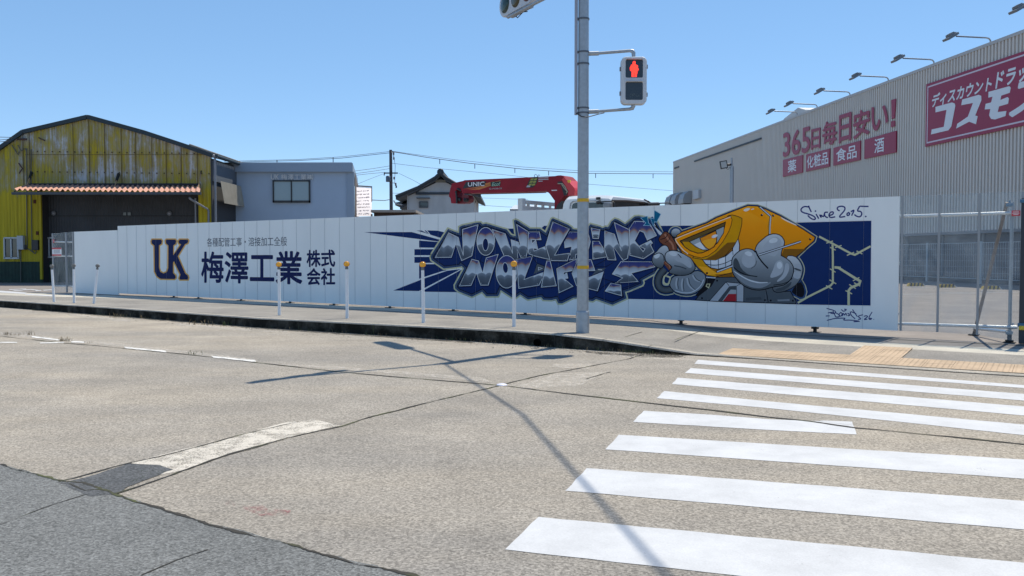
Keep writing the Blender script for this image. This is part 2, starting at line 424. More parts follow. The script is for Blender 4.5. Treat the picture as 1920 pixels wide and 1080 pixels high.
ribbon(cr, [onz(x, y, Z4) for x, y in [(130, 906), (160, 919), (180, 917), (212, 923)]], .009, .7, .04)
ribbon(cr, [onz(x, y, Z4) for x, y in [(1100, 710), (1143, 697)]], .015, .5, .05)
struct(cr.build('road_joint', M_crack))
# worn road markings
wl = MB()
def decal(mb, pts, z, mi=0): mb.poly(rough_poly([onz(x, y, z) for x, y in pts], .08, .012), mi)
decal(wl, [(246, 868), (300, 853), (450, 816), (530, 793), (585, 786), (640, 798), (600, 806), (520, 828), (420, 856), (340, 882), (290, 892), (262, 878)], .002)
struct(wl.build('worn_stop_line', M_worn))
wl = MB()
for pts in ([(60, 630), (110, 636), (112, 638.5), (60, 632.5)], [(132, 639), (158, 640.5), (160, 643), (134, 642)], [(232, 650), (310, 657.5), (312, 660.5), (236, 653)], [(395, 667), (478, 675), (480, 678.5), (400, 670.5)], [(0, 641), (32, 641), (32, 643), (0, 643)], [(75, 642), (120, 641), (120, 643), (75, 644)]):
    decal(wl, pts, .0055)
struct(wl.build('worn_lane_line', worn_paint('lane paint', (.66, .655, .63), .55, .75, scale=7.0)))
wl = MB()
for pts in ([(130, 588), (245, 600), (245, 604), (130, 592)], [(330, 606), (470, 617), (470, 621), (330, 610)], [(486, 620), (540, 621), (538, 624), (488, 622)], [(1130, 664), (1300, 674), (1300, 677), (1130, 668)], [(1040, 682), (1110, 684), (1104, 692), (1030, 688)], [(1045, 700), (1140, 697), (1090, 722), (980, 730), (960, 728)],
            [(480, 681), (640, 688), (900, 708), (930, 718), (800, 706), (640, 693)], [(880, 640), (1200, 660), (1190, 664), (900, 646)]):
    decal(wl, pts, .0025)
decal(wl, [(0, 623), (240, 646), (480, 673), (480, 678), (240, 651), (0, 628)], .0025)
struct(wl.build('faded_edge_line', M_worn2))
wl = MB()                                       # soil and rubbish washed into the kerb corner
decal(wl, [(1085, 655), (1150, 657), (1215, 661), (1290, 665), (1275, 670), (1215, 671), (1150, 668), (1100, 661)], .0015)
decal(wl, [(60, 580), (240, 594.5), (480, 614), (720, 629.5), (960, 645.5), (1085, 655), (1085, 658), (960, 648.5), (720, 632.5), (480, 616), (240, 596), (60, 582)], .0016)
struct(wl.build('gutter_soil', worn_paint('gutter soil', (.045, .038, .028), .66, .84, scale=5.0, fine=40.0)))
dh = MB(); c = onz(1006, 652.5, 0); kd = (onz(1040, 652, 0) - onz(960, 645, 0)).normalized(); kn = Vector((kd.y, -kd.x, 0)); dh.lathe(Vector((c.x, c.y, .075)) + kn * .012, [(.001, .0), (.05, .0), (.052, -.05)], 16, 0, kn)
struct(dh.build('kerb_drain_hole', mat('drain black', (.002, .002, .002), rough=1.0, spec=0.0)))
kj = MB()                                       # joints between the kerb stones
for x in (90, 200, 315, 440, 560, 700, 850, 1040, 1130, 1215):
    p = onz(x, interp(KX, KY, x), 0); z = interp(KX, KZ, x); t = (onz(x + 12, interp(KX, KY, x + 12), 0) - p).normalized(); nn = Vector((-t.y, t.x, 0))
    for a_, b_, c_, d_ in ((-.002, -.002, .0, z - .015), (.0, .165, z + .0015, z + .0015)):
        q = [p + nn * a_ - t * .006, p + nn * a_ + t * .006, p + nn * b_ + t * .006, p + nn * b_ - t * .006]
        q[0].z = q[1].z = c_; q[2].z = q[3].z = d_; kj.add(q, [(0, 1, 2, 3)])
struct(kj.build('kerb_joint', M_crack))
wl = MB()
decal(wl, [(420, 940), (436, 938), (440, 948), (426, 949)], .0025); decal(wl, [(455, 948), (490, 946), (500, 952), (545, 957), (540, 966), (490, 968), (460, 956)], .0025)
struct(wl.build('red_spray_mark', M_red))
# crosswalk
STR = [((1309, 674.5), (1920, 722), (1920, 727.5), (1302, 682)), ((1295, 690), (1920, 738.5), (1920, 751), (1284, 699)), ((1271, 708), (1920, 762), (1920, 779), (1260, 720)),
       ((1246, 733), (1440, 752.5), (1680, 774), (1920, 796), (1920, 816), (1680, 790), (1440, 765), (1231, 746.5)),
       ((1207, 770), (1340, 778), (1440, 786), (1597, 791.5), (1606, 814.5), (1440, 806), (1187, 791)), ((1160, 815), (1920, 861.5), (1920, 897.5), (1135, 842.5)),
       ((1100, 877.5), (1920, 939), (1920, 992.5), (1060, 920)), ((1010, 969), (1920, 1055), (1920, 1140), (947, 1030))]
for i, q in enumerate(STR):
    pts = [onz(x, y, .0022) for x, y in q]
    if i != 4:                       # run on past the edge of the photograph
        idx = [k for k, p in enumerate(q) if p[0] == 1920]
        for k in idx:
            o = k - 1 if k == idx[0] else k + 1
            o %= len(pts)
            d = (pts[k] - pts[o]).normalized(); pts[k] = pts[k] + d * 1.3
    m_ = MB(); m_.poly(rough_poly(pts, .12, .0045)); struct(m_.build('crosswalk_stripe', M_line))
m_ = MB(); m_.poly(rough_poly([onz(x, y, .003) for x, y in [(1535, 788), (1598, 790.5), (1599, 796.5), (1570, 794)]], .1, .005)); struct(m_.build('crosswalk_stripe', M_line))

# tactile paving: tiles with raised domes
tp = MB(); M_tac = mat('tactile yellow', (.46, .345, .235), rough=.9, var=.16, vscale=3, bump=.3, bscale=50, fine=.18, fscale=90)
ra, rb = onz(1345, 664.5, .02), onz(1917, 700, .02)
d0 = (rb - ra); d0.z = 0; L0 = d0.length; d0.normalize(); n0 = Vector((-d0.y, d0.x, 0))
ns_ = (n0 + UPV * .045).normalized()
def tile(k, r):
    c = ra + d0 * (.3 * k + .15) + n0 * (.3 * r + .15); z = .030 + .3 * r * .045
    tp.box((c.x, c.y, z - .02 + random.uniform(-.001, .001)), (.296, .296, .04), 0, (d0, ns_, UPV))
    for a in range(5):
        for b in range(5):
            q = c + d0 * (-.119 + a * .0595) + n0 * (-.119 + b * .0595)
            tp.lathe((q.x, q.y, z - .001 + (-.119 + b * .0595) * .045), [(.012, 0), (.009, .004), (0.001, .0045)], 6)
for k in range(int(L0 / .3) + 9):
    for r in (0, 1): tile(k, r)
    if k in (5, 6):
        for r in (2, 3, 4): tile(k, r)
struct(tp.build('tactile_paving', M_tac))
# sidewalk joints and a thin near-black strip on the ground along the hoarding
jn = MB()
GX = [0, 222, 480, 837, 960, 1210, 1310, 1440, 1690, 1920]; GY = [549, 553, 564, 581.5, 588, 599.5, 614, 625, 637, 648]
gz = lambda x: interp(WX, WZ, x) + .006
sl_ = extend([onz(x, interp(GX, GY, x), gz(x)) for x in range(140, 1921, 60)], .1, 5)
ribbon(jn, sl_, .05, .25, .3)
struct(jn.build('dark_ground_strip', M_dark))
jn = MB()
for a, b in (((1265, 637), (1315, 620)), ((1160, 635), (1205, 622)), ((560, 603), (600, 600)), ((935, 621), (968, 616)), ((250, 577), (460, 574)), ((1420, 645), (1470, 641))):
    ribbon(jn, [onz(a[0], a[1], interp(WX, WZ, a[0]) + .004), onz(b[0], b[1], interp(WX, WZ, b[0]) + .004)], .015, .4, .1)
struct(jn.build('sidewalk_joint', M_crack))
mh = MB(); c = onz(879, 603, .142)
mh.lathe(c, [(.001, .006), (.30, .006), (.31, .004), (.345, .004), (.35, -.02)], 32)
mo = mh.build('manhole_cover', mat('rusty iron', (.13, .11, .10), rough=.8, var=.25, vscale=20, bump=.8, bscale=45))
tag(mo, 'round dull iron manhole cover flush in the sidewalk by the hoarding', 'manhole cover')
rs = MB(); c = onz(941, 722, .003); rs.lathe(c, [(.055, 0), (.05, .008), (.03, .014), (.001, .016)], 16)
tag(rs.build('road_stud', mat('stud white', (.75, .75, .85), rough=.3)), 'small round white road stud set where two road joints cross', 'road stud')
# pavement markings on the road behind, far left
mk = MB()
for q in ([(-60, 541), (0, 545), (50, 548.5), (46, 551), (0, 548.2), (-60, 544)], [(47, 550.5), (100, 554), (100, 556), (47, 552.5)]):
    mk.poly([onz(x, y, .146) for x, y in q])
for q in ([(16, 542.4), (48, 541.2), (50, 542), (18, 543.4)], [(40, 543), (60, 542.2), (74, 544), (70, 545), (58, 543.4), (44, 544)], [(66, 544.6), (76, 543.8), (78, 545), (68, 545.8)], [(80, 543.6), (97, 542.8), (97, 544), (82, 544.8)], [(28, 544.2), (44, 544.8), (40, 545.8), (22, 545.2)]):
    mk.poly([onz(x, y, .146) for x, y in q])
struct(mk.build('painted_road_marking', M_line))
# ------------------------------------------------------------------ the painted hoarding
def solve(x, yt, yb, H):
    a, b = ray(x, yt), ray(x, yb); return H / (a.z / a.y - b.z / b.y)
YA = solve(222.5, 423.8, 550, 2.0); YB = solve(1683, 368, 620, 2.0)
PA = ondepth(222.5, 550, YA); PB = ondepth(1683, 620, YB)
WD = (PB - PA); WD.z = 0; LW = WD.length; WD.normalize()
WN = Vector((WD.y, -WD.x, 0))                 # towards the camera
if WN.y > 0: WN = -WN
UP = Vector((0, 0, 1))
def wp(x, y, h=0.0): return onplane(x, y, PA, WN) + WN * h
TA = ondepth(222.5, 423.8, YA); TB = ondepth(1683, 368, YB)
NP = 43; PW = LW / NP
def zb(t): return PA.z + (PB.z - PA.z) * t
def zt(t): return TA.z + (TB.z - TA.z) * t
M_panel = mat('white steel panel', (.80, .82, .81), rough=.42, var=.04, vscale=1.2, stretch=(1, 1, .35), bump=.14, bscale=6)
M_seam = mat('panel seam', (.27, .30, .35), rough=.7)
hoard = thing('hoarding', 'long white steel panel hoarding painted with blue graffiti and company lettering', 'hoarding', (PA.x, PA.y, 0.1))
for k in range(NP):
    t0, t1 = k / NP, (k + 1) / NP
    p0 = PA + WD * (PW * k); p1 = PA + WD * (PW * (k + 1))
    q = [Vector((p0.x, p0.y, zb(t0))), Vector((p1.x, p1.y, zb(t1))), Vector((p1.x, p1.y, zt(t1))), Vector((p0.x, p0.y, zt(t0)))]
    m = MB(); m.prism(q, -WN * .035)
    s = .0004                                      # the dark bead where two panels meet
    m.add([q[0] - WD * s + WN * .0052, q[0] + WD * s + WN * .0052, q[3] + WD * s + WN * .0052, q[3] - WD * s + WN * .0052,
           q[0] - WD * s, q[0] + WD * s, q[3] + WD * s, q[3] - WD * s], [(0, 1, 2, 3), (0, 3, 7, 4), (1, 5, 6, 2)], 1)
    m.build('panel', [M_panel, M_seam], hoard)
# lower left section
l0, l1 = wp(141, 556.5), wp(222.5, 556); lt0, lt1 = wp(140, 434.5), wp(222.5, 431.5)
l1 -= WD * .002; lt1 -= WD * .002
NL = 3
for k in range(NL):
    a, b = l0.lerp(l1, k / NL), l0.lerp(l1, (k + 1) / NL); c, d = lt0.lerp(lt1, (k + 1) / NL), lt0.lerp(lt1, k / NL)
    c.x, c.y = b.x, b.y; d.x, d.y = a.x, a.y
    MB().prism([a, b, c, d], -WN * .035).build('panel', [M_panel, M_seam], hoard)
# pipes behind and jack bases below
for h in (.25, 1.0, 1.75):
    a = PA - WN * .065; b = PB - WN * .065
    MB().tube([(a.x, a.y, PA.z + h), (b.x, b.y, PB.z + h)], .024, 8).build('pipe', M_galv, hoard)
FEET = [(326, 555.5), (372, 557), (452, 560.5), (544, 565), (626, 568.5), (731, 574), (850, 580.5), (985, 588), (1277, 604.5), (1528, 628)]
for x, y in FEET:
    p = onplane(x, y, PA - WN * .07, WN); gz_ = interp(WX, WZ, x) + .0; m = MB()
    p.z = gz_
    m.box(p + UP * .006, (.16, .16, .012), 0, (WD, WN, UP)); m.tube([p, p + UP * .3], .03, 8); m.lathe(p + UP * .06, [(.001, 0), (.06, 0), (.06, .03), (.001, .03)], 10)
    m.build('jack_base', M_dark, hoard)

# ---- mural: flat paint in thin coats on the panels
mural_cols = {}
mural_mats = []
def pc(name, col, rough=.45):
    if name not in mural_cols:
        mural_cols[name] = len(mural_mats); mural_mats.append(mat('mural ' + name, col, rough=.65, var=.05, vscale=6, spec=.12))
    return mural_cols[name]
def grad(name, stops, wob=.0, rough=.4):
    m = bpy.data.materials.new('mural ' + name); m.use_nodes = True; nt = m.node_tree; L = nt.links
    b = nt.nodes['Principled BSDF']; b.inputs['Roughness'].default_value = .6; b.inputs['Specular IOR Level'].default_value = .15
    uv = N(nt, 'ShaderNodeUVMap'); sx = N(nt, 'ShaderNodeSeparateXYZ'); L.new(uv.outputs[0], sx.inputs[0])
    # scalloped edge: |sin| of the run along the wall, plus airbrush unevenness
    sn = N(nt, 'ShaderNodeMath', operation='SINE'); mu = N(nt, 'ShaderNodeMath', operation='MULTIPLY'); mu.inputs[1].default_value = 4.2
    L.new(sx.outputs[0], mu.inputs[0]); L.new(mu.outputs[0], sn.inputs[0])
    ab = N(nt, 'ShaderNodeMath', operation='ABSOLUTE'); L.new(sn.outputs[0], ab.inputs[0])
    ma = N(nt, 'ShaderNodeMath', operation='MULTIPLY_ADD'); ma.inputs[1].default_value = wob; L.new(ab.outputs[0], ma.inputs[0]); L.new(sx.outputs[1], ma.inputs[2])
    no = N(nt, 'ShaderNodeTexNoise', Scale=5.0); tc = N(nt, 'ShaderNodeTexCoord'); L.new(tc.outputs['Object'], no.inputs['Vector'])
    mb_ = N(nt, 'ShaderNodeMath', operation='MULTIPLY_ADD'); mb_.inputs[1].default_value = .1; L.new(no.outputs['Fac'], mb_.inputs[0]); L.new(ma.outputs[0], mb_.inputs[2])
    sb = N(nt, 'ShaderNodeMath', operation='SUBTRACT'); sb.inputs[1].default_value = .05; L.new(mb_.outputs[0], sb.inputs[0])
    cr_ = N(nt, 'ShaderNodeValToRGB'); el = cr_.color_ramp.elements
    el[0].position, el[1].position = stops[0][0], stops[-1][0]; el[0].color = (*stops[0][1], 1); el[1].color = (*stops[-1][1], 1)
    for p, c in stops[1:-1]: e = el.new(p); e.color = (*c, 1)
    L.new(sb.outputs[0], cr_.inputs[0]); L.new(cr_.outputs[0], b.inputs['Base Color'])
    mural_cols[name] = len(mural_mats); mural_mats.append(m); return mural_cols[name]
pc('navy', (.007, .028, .125)); pc('deep navy', (.006, .018, .085)); pc('mid blue', (.032, .075, .19)); pc('cream', (.56, .56, .36)); pc('black', (.006, .007, .012))
pc('edge silver', (.62, .66, .70)); pc('orange', (.98, .33, .002)); pc('light orange', (.98, .42, .02)); pc('amber', (.66, .30, .002)); pc('dark amber', (.24, .10, .008))
pc('eye brown', (.14, .085, .022)); pc('iris', (.85, .28, .015)); pc('eye grey', (.36, .40, .43)); pc('tooth', (.56, .61, .68)); pc('tooth white', (.72, .74, .78))
pc('glove dark', (.060, .075, .09)); pc('glove', (.22, .255, .295)); pc('glove light', (.40, .44, .49)); pc('glove hi', (.60, .645, .69))
pc('steel', (.085, .105, .125)); pc('red', (.38, .02, .03)); pc('copper', (.20, .065, .035)); pc('copper light', (.42, .18, .11)); pc('teal', (.005, .13, .25)); pc('sky blue', (.36, .62, .78))
pc('white', (.74, .76, .78)); pc('soft white', (.80, .72, .62)); pc('ink', (.022, .03, .17)); pc('logo navy', (.010, .018, .088)); pc('gold', (.78, .43, .11)); pc('grey ink', (.085, .10, .13))
grad('chrome', [(0.0, (.07, .085, .115)), (.22, (.11, .135, .17)), (.33, (.20, .24, .295)), (.36, (.58, .64, .70)), (.46, (.52, .58, .64)), (.59, (.38, .43, .50)), (.665, (.30, .31, .35)), (.70, (.34, .18, .14)), (.735, (.10, .085, .18)), (.80, (.045, .055, .21)), (1.0, (.03, .042, .17))], wob=-.07)
grad('glove shade', [(0.0, (.07, .085, .10)), (.35, (.19, .22, .25)), (.6, (.33, .37, .41)), (1.0, (.54, .58, .62))])
grad('mask shade', [(0.0, (.36, .14, .004)), (.35, (.74, .255, .001)), (.7, (.92, .31, .001)), (1.0, (1.0, .40, .012))])

class Paint:
    """coats on the wall plane; a coat lies above every earlier coat it overlaps"""
    STEP = .0001
    def __init__(s): s.mb = MB(); s.boxes = []
    def coat(s, polys, col, uvf=None):
        xs = [p[0] for q in polys for p in q]; ys = [p[1] for q in polys for p in q]
        bb = (min(xs), max(xs), min(ys), max(ys))
        lay = 1 + max([l for b, l in s.boxes if b[0] < bb[1] and b[1] > bb[0] and b[2] < bb[3] and b[3] > bb[2]], default=0)
        s.boxes.append((bb, lay)); h = .0008 + lay * s.STEP
        for q in polys:
            pts = [wp(x, y, h) for x, y in q]
            # triangulate in wall coordinates
            pl = [Vector(((p - PA).dot(WD), p.z, 0)) for p in pts]
            tri = tessellate_polygon([pl])
            uvs = None
            if uvf: uvs = [uvf(x, y) for x, y in q]
            s.mb.add(pts, [list(t) for t in tri], mural_cols[col], uvs=uvs)
    def fill(s, pts, col, smooth=0, g=False):
        if smooth: pts = chaikin(pts, smooth)
        uvf = None
        if g:
            y0 = min(p[1] for p in pts); y1 = max(p[1] for p in pts); x0 = min(p[0] for p in pts)
            uvf = lambda x, y: ((x - x0) / 22.0, (y1 - y) / (y1 - y0))
        s.coat([pts], col, uvf)
    def line(s, pts, w, col, closed=False, smooth=0, taper=False):
        if smooth: pts = chaikin(pts, smooth, closed)
        if closed: pts = list(pts) + [pts[0], pts[1]]
        polys = []; n = len(pts); L = []; Rr = []
        for i, p in enumerate(pts):
            a = pts[max(0, i - 1)]; b = pts[min(n - 1, i + 1)]
            if i and i < n - 1:
                d1 = (p[0] - a[0], p[1] - a[1]); d2 = (b[0] - p[0], b[1] - p[1]); l1 = math.hypot(*d1) or 1; l2 = math.hypot(*d2) or 1
                d1 = (d1[0] / l1, d1[1] / l1); d2 = (d2[0] / l2, d2[1] / l2); d = (d1[0] + d2[0], d1[1] + d2[1]); l = math.hypot(*d)
                if l < .3: d = d2; k = 1
                else: d = (d[0] / l, d[1] / l); k = min(1.8, 1 / max(.3, d[0] * d2[0] + d[1] * d2[1]))
            else:
                d = (b[0] - a[0], b[1] - a[1]); l = math.hypot(*d) or 1; d = (d[0] / l, d[1] / l); k = 1
            ww = w / 2 * k
            if taper: ww *= math.sin(math.pi * (i + .6) / (n + .2)) ** .5
            L.append((p[0] - d[1] * ww, p[1] + d[0] * ww)); Rr.append((p[0] + d[1] * ww, p[1] - d[0] * ww))
        for i in range(n - 1): polys.append([L[i], L[i + 1], Rr[i + 1], Rr[i]])
        s.coat(polys, col)
    def dots(s, pts, r, col):
        s.coat([[(x + r * math.cos(a * math.pi / 3), y + r * math.sin(a * math.pi / 3)) for a in range(6)] for x, y in pts], col)
    def build(s, name): return s.mb.build(name, mural_mats, hoard, fixn=False)
def ell(cx, cy, rx, ry, n=22, rot=0.0):
    out = []
    for k in range(n):
        a = 2 * math.pi * k / n; x = rx * math.cos(a); y = ry * math.sin(a)
        out.append((cx + x * math.cos(rot) - y * math.sin(rot), cy + x * math.sin(rot) + y * math.cos(rot)))
    return out
M1, M2, M3, M4, M5, M6, M7, M8, M9 = T(800, 400), T(940, 390), T(1080, 390), T(840, 470), T(1000, 470), T(1180, 370), T(1180, 470), T(1340, 370), T(1340, 470)
S1, S2, LT, UT, KT = T(1490, 370), T(1490, 500), T(670, 420, 7.94), T(270, 430), T(460, 430)
P = Paint()
# rays and blocks left of the letters
P.fill(LT((100, 122), (810, 120), (1330, 262), (1320, 275)), 'navy'); P.fill(LT((1040, 95), (1200, 100), (1320, 130), (1310, 230), (1235, 205), (1090, 160)), 'navy')
P.fill(LT((880, 97), (960, 97), (1060, 150), (1000, 130)), 'navy'); P.fill(LT((1000, 95), (1020, 95), (1070, 150), (1040, 135)), 'navy')
for q in ([(920, 245), (1300, 275), (1300, 355), (920, 350)], [(850, 375), (1200, 375), (1200, 465), (850, 465)], [(850, 490), (1200, 490), (1200, 578), (850, 578)], [(920, 600), (1170, 597), (1330, 690), (1270, 700), (985, 792), (920, 815)]): P.fill(LT(*q), 'navy')
P.fill(LT((535, 990), (985, 815), (1340, 695), (1540, 672), (915, 998)), 'navy'); P.fill(LT((1000, 980), (1560, 675), (1700, 700), (1700, 1020), (1500, 1015), (985, 1008)), 'navy')
# navy panel on the right
P.fill([(1150, 425.5), (1232, 423.5), (1294, 423), (1400, 420), (1505, 417), (1633.8, 413.8), (1632.2, 572.9), (1500, 571), (1340, 565.7), (1290, 562.8), (1180, 560.6), (1150, 560)], 'navy')
P.line([(1400, 418), (1634.6, 412.4), (1633, 574.4), (1500, 572.4), (1340, 567.2), (1180, 562.2)], 1.2, 'white')
P.fill([(946, 428.8), (966, 428.5), (966, 446), (946, 446)], 'navy'); P.fill(M2((725, 360), (770, 320), (830, 320), (850, 480), (700, 480)), 'navy')
# outer shape of the lettering
SIL = (M1((75, 790), (95, 730), (385, 280), (480, 320), (583, 355), (588, 245), (640, 218), (900, 165), (970, 162), (1005, 198), (1070, 183), (1130, 200), (1380, 275), (1440, 290), (1520, 390), (1608, 412), (1570, 130), (1600, 115), (1640, 130), (1850, 265))
       + M2((510, 368), (700, 372), (800, 445), (905, 195), (930, 183), (1200, 300), (1265, 345), (1290, 380), (1400, 392)) + M3((215, 350), (262, 290), (430, 335), (480, 362), (530, 335), (575, 345), (640, 240), (700, 193), (760, 210), (885, 290), (1060, 150), (1130, 145), (1230, 165), (1450, 220), (1500, 330), (1540, 420), (1600, 620))
       + M7((560, 300), (500, 390), (240, 530), (255, 580), (235, 620), (0, 720)) + M5((1650, 742), (1680, 860), (1425, 975), (1130, 872), (1070, 910), (990, 895), (790, 842), (720, 850), (520, 950), (450, 950), (410, 870), (330, 890), (180, 885), (140, 835))
       + M4((1440, 880), (1300, 790), (1220, 850), (1150, 842), (950, 710), (900, 820), (690, 822), (615, 740), (430, 830), (190, 735), (130, 680), (125, 620), (290, 318), (240, 275)) + M1((620, 958), (310, 995), (85, 840)))
P.line(SIL, 5.4, 'cream', closed=True); P.fill(SIL, 'mid blue')
def inset(p, d):
    out = []; n = len(p)
    area = sum(p[i][0] * p[(i + 1) % n][1] - p[(i + 1) % n][0] * p[i][1] for i in range(n)); sg = 1 if area > 0 else -1
    for i in range(n):
        a, b, c = p[i - 1], p[i], p[(i + 1) % n]
        d1 = (b[0] - a[0], b[1] - a[1]); d2 = (c[0] - b[0], c[1] - b[1]); l1 = math.hypot(*d1); l2 = math.hypot(*d2)
        n1 = (-d1[1] / l1 * sg, d1[0] / l1 * sg); n2 = (-d2[1] / l2 * sg, d2[0] / l2 * sg); m = (n1[0] + n2[0], n1[1] + n2[1]); k = (m[0] ** 2 + m[1] ** 2)
        k = min(2 * d / max(k, .35), 2.4 * d) if k > 0 else d
        out.append((b[0] + m[0] * k, b[1] + m[1] * k))
    return out
IN = inset(SIL, 4.6)
P.line(inset(SIL, 2.6), 1.0, 'glove dark', closed=True)
P.fill(IN, 'navy'); P.line(IN, 1.5, 'black', closed=True)
for a, b in zip(SIL[2::4], SIL[3::4]):      # paint streaks along the rim
    P.line([(a[0] * .8 + b[0] * .2, a[1] * .8 + b[1] * .2 + 1.6), (a[0] * .3 + b[0] * .7, a[1] * .3 + b[1] * .7 + 1.6)], .9, 'glove')
def letter(pts, hole=None, smooth=0, riv=True):
    sh = [(x + 2.2, y + 3.6) for x, y in pts]
    P.fill(sh, 'deep navy', smooth); P.line(pts, 3.0, 'black', closed=True, smooth=smooth)
    P.fill(pts, 'chrome', smooth, g=True)
    P.line(pts, 1.15, 'edge silver', closed=True, smooth=smooth)
    if hole: P.fill(hole, 'deep navy'); P.line(hole, 1.0, 'edge silver', closed=True)
    if riv:
        n = len(pts); cx = sum(p[0] for p in pts) / n; cy = sum(p[1] for p in pts) / n; ds = []
        for i, p in enumerate(pts):
            a, b = pts[i - 1], pts[(i + 1) % n]
            cr_ = (p[0] - a[0]) * (b[1] - p[1]) - (p[1] - a[1]) * (b[0] - p[0])
            area = sum(pts[j][0] * pts[(j + 1) % n][1] - pts[(j + 1) % n][0] * pts[j][1] for j in range(n))
            if cr_ * area > 0:
                u = (a[0] + b[0] - 2 * p[0], a[1] + b[1] - 2 * p[1]); l = math.hypot(*u) or 1
                ds.append((p[0] + u[0] / l * 3.6, p[1] + u[1] / l * 3.6))
        P.dots(ds, .62, 'glove hi')
letter(M1((155, 795), (395, 350), (570, 435), (660, 760), (645, 290), (925, 205), (815, 765), (630, 850), (525, 550), (445, 790)))
letter(ell(*M1((1065, 505))[0], 16.8, 26.2), ell(*M1((1060, 560))[0], 5.4, 11.8), riv=False)
letter(M1((1180, 290), (1415, 370), (1550, 725), (1520, 475), (1650, 520), (1690, 600), (1622, 200), (1830, 330), (1812, 700), (1790, 790), (1700, 797), (1630, 650), (1645, 840), (1400, 850), (1385, 740)))
letter(M2((490, 430), (685, 430), (715, 570), (540, 570), (560, 640), (620, 575), (655, 735), (582, 720), (590, 775), (800, 690), (880, 930), (590, 860), (500, 825), (475, 720)))
letter(M2((1235, 430), (1560, 440), (1602, 605), (1560, 780), (1400, 820), (1340, 835), (1330, 920), (1225, 935), (1270, 690), (1145, 715), (1135, 570)))
letter(M2((930, 250), (1225, 375), (960, 850), (1230, 815), (1190, 950), (880, 945), (800, 680)))
letter(M3((275, 360), (430, 390), (405, 550), (305, 545)))
letter(M3((300, 600), (415, 600), (585, 875), (305, 920)))
letter(M3((520, 415), (690, 470), (820, 775), (690, 262), (1000, 410), (930, 905), (850, 945), (670, 690), (720, 935), (575, 930), (512, 740)))
letter(M3((960, 370), (1050, 240), (1250, 245), (1340, 300), (1450, 495), (1285, 577), (1225, 440), (1145, 405), (1055, 590), (1210, 787), (1245, 735), (1145, 685), (1345, 585), (1378, 630), (1340, 660), (1403, 790), (1215, 912), (970, 850)))
letter(M4((205, 635), (430, 155), (550, 185), (625, 400), (690, 130), (905, 65), (725, 620), (590, 620), (512, 405), (415, 625)))
letter(ell(*M4((1060, 380))[0], 20.3, 30.6), ell(*M4((1035, 310))[0], 5.0, 10.0, rot=-.1), riv=False)
letter(M4((1240, 160), (1525, 100), (1370, 520), (1760, 375), (1640, 620), (1275, 680)))
letter(M5((245, 185), (305, 185), (415, 630), (145, 657), (205, 360)))
letter(M5((425, 325), (785, 145), (740, 350), (545, 390), (545, 440), (605, 400), (625, 495), (560, 505), (715, 640), (465, 757)))
letter(M5((700, 410), (800, 180), (1040, 160), (1112, 357), (900, 365), (990, 490), (1265, 380), (1155, 722), (985, 680), (780, 630)))
letter(M5((1580, 195), (2130, 200), (2190, 290), (1760, 405), (1887, 555), (1480, 582), (1610, 490), (1423, 420)))
letter(M5((1400, 585), (1575, 620), (1592, 810), (1295, 727)), riv=True)
for q in (M4((1500, 100), (1600, 220), (1740, 280)), M4((1600, 230), (1550, 430)), M5((1110, 290), (1310, 290), (1440, 215)), M5((1250, 500), (1440, 560), (1560, 575)), M3((340, 1040), (560, 920)), M1((1000, 770), (960, 860), (1040, 900)), M5((1130, 780), (1250, 650), (1370, 580)), M5((1880, 580), (1600, 680))):
    P.line(list(q), 1.0, 'black')
P.fill(M4((1545, 420), (1610, 235), (1740, 285), (1735, 350)), 'steel'); P.line(M4((1630, 300), (1700, 320), (1630, 350)), 1.0, 'edge silver', closed=True)
P.fill(M5((1060, 440), (1160, 320), (1310, 310), (1260, 360)), 'steel'); P.line(M5((1170, 340), (1240, 345)), 1.2, 'edge silver')
# ---------------- the welder's mask with its gloves
HELM = M6((860, 690), (950, 630), (1400, 470)) + M8((30, 378), (300, 270), (600, 158), (770, 165), (885, 205), (1190, 345), (1580, 575), (1800, 720), (1782, 780), (1640, 900), (1470, 1065)) + M9((1400, 120), (1280, 260), (900, 480), (320, 470)) + M7((1590, 470), (1400, 440), (1240, 300), (1110, 130), (960, 40)) + M6((830, 800))
CUFF = chaikin(M9((1290, 95), (1440, 100), (1530, 190), (1580, 300), (1580, 380), (1540, 520), (1430, 650), (1230, 740), (1080, 745), (1040, 660)), 1)
BLOB = M9((1540, 540), (1600, 640), (1625, 740), (1600, 830), (1540, 845), (1440, 790), (1370, 730))
CAB = M7((640, 330), (560, 420), (515, 520), (520, 620), (570, 690), (660, 715), (780, 690))
LCUFF = chaikin(M7((790, 470), (900, 450), (1090, 440), (1200, 355), (1340, 400), (1375, 480), (1360, 590), (1290, 690), (1150, 780), (980, 790), (820, 740), (735, 640), (745, 560)), 1)
BODY = [(1304, 562.4), (1338, 520), (1378, 519), (1400, 536), (1420, 543), (1450, 538), (1455, 547), (1482, 546), (1493, 565), (1492, 569.6), (1440, 568), (1340, 564.9)]
GL = M7((410, 150), (430, 90), (490, 45), (560, 30), (640, 60), (700, 20)) 
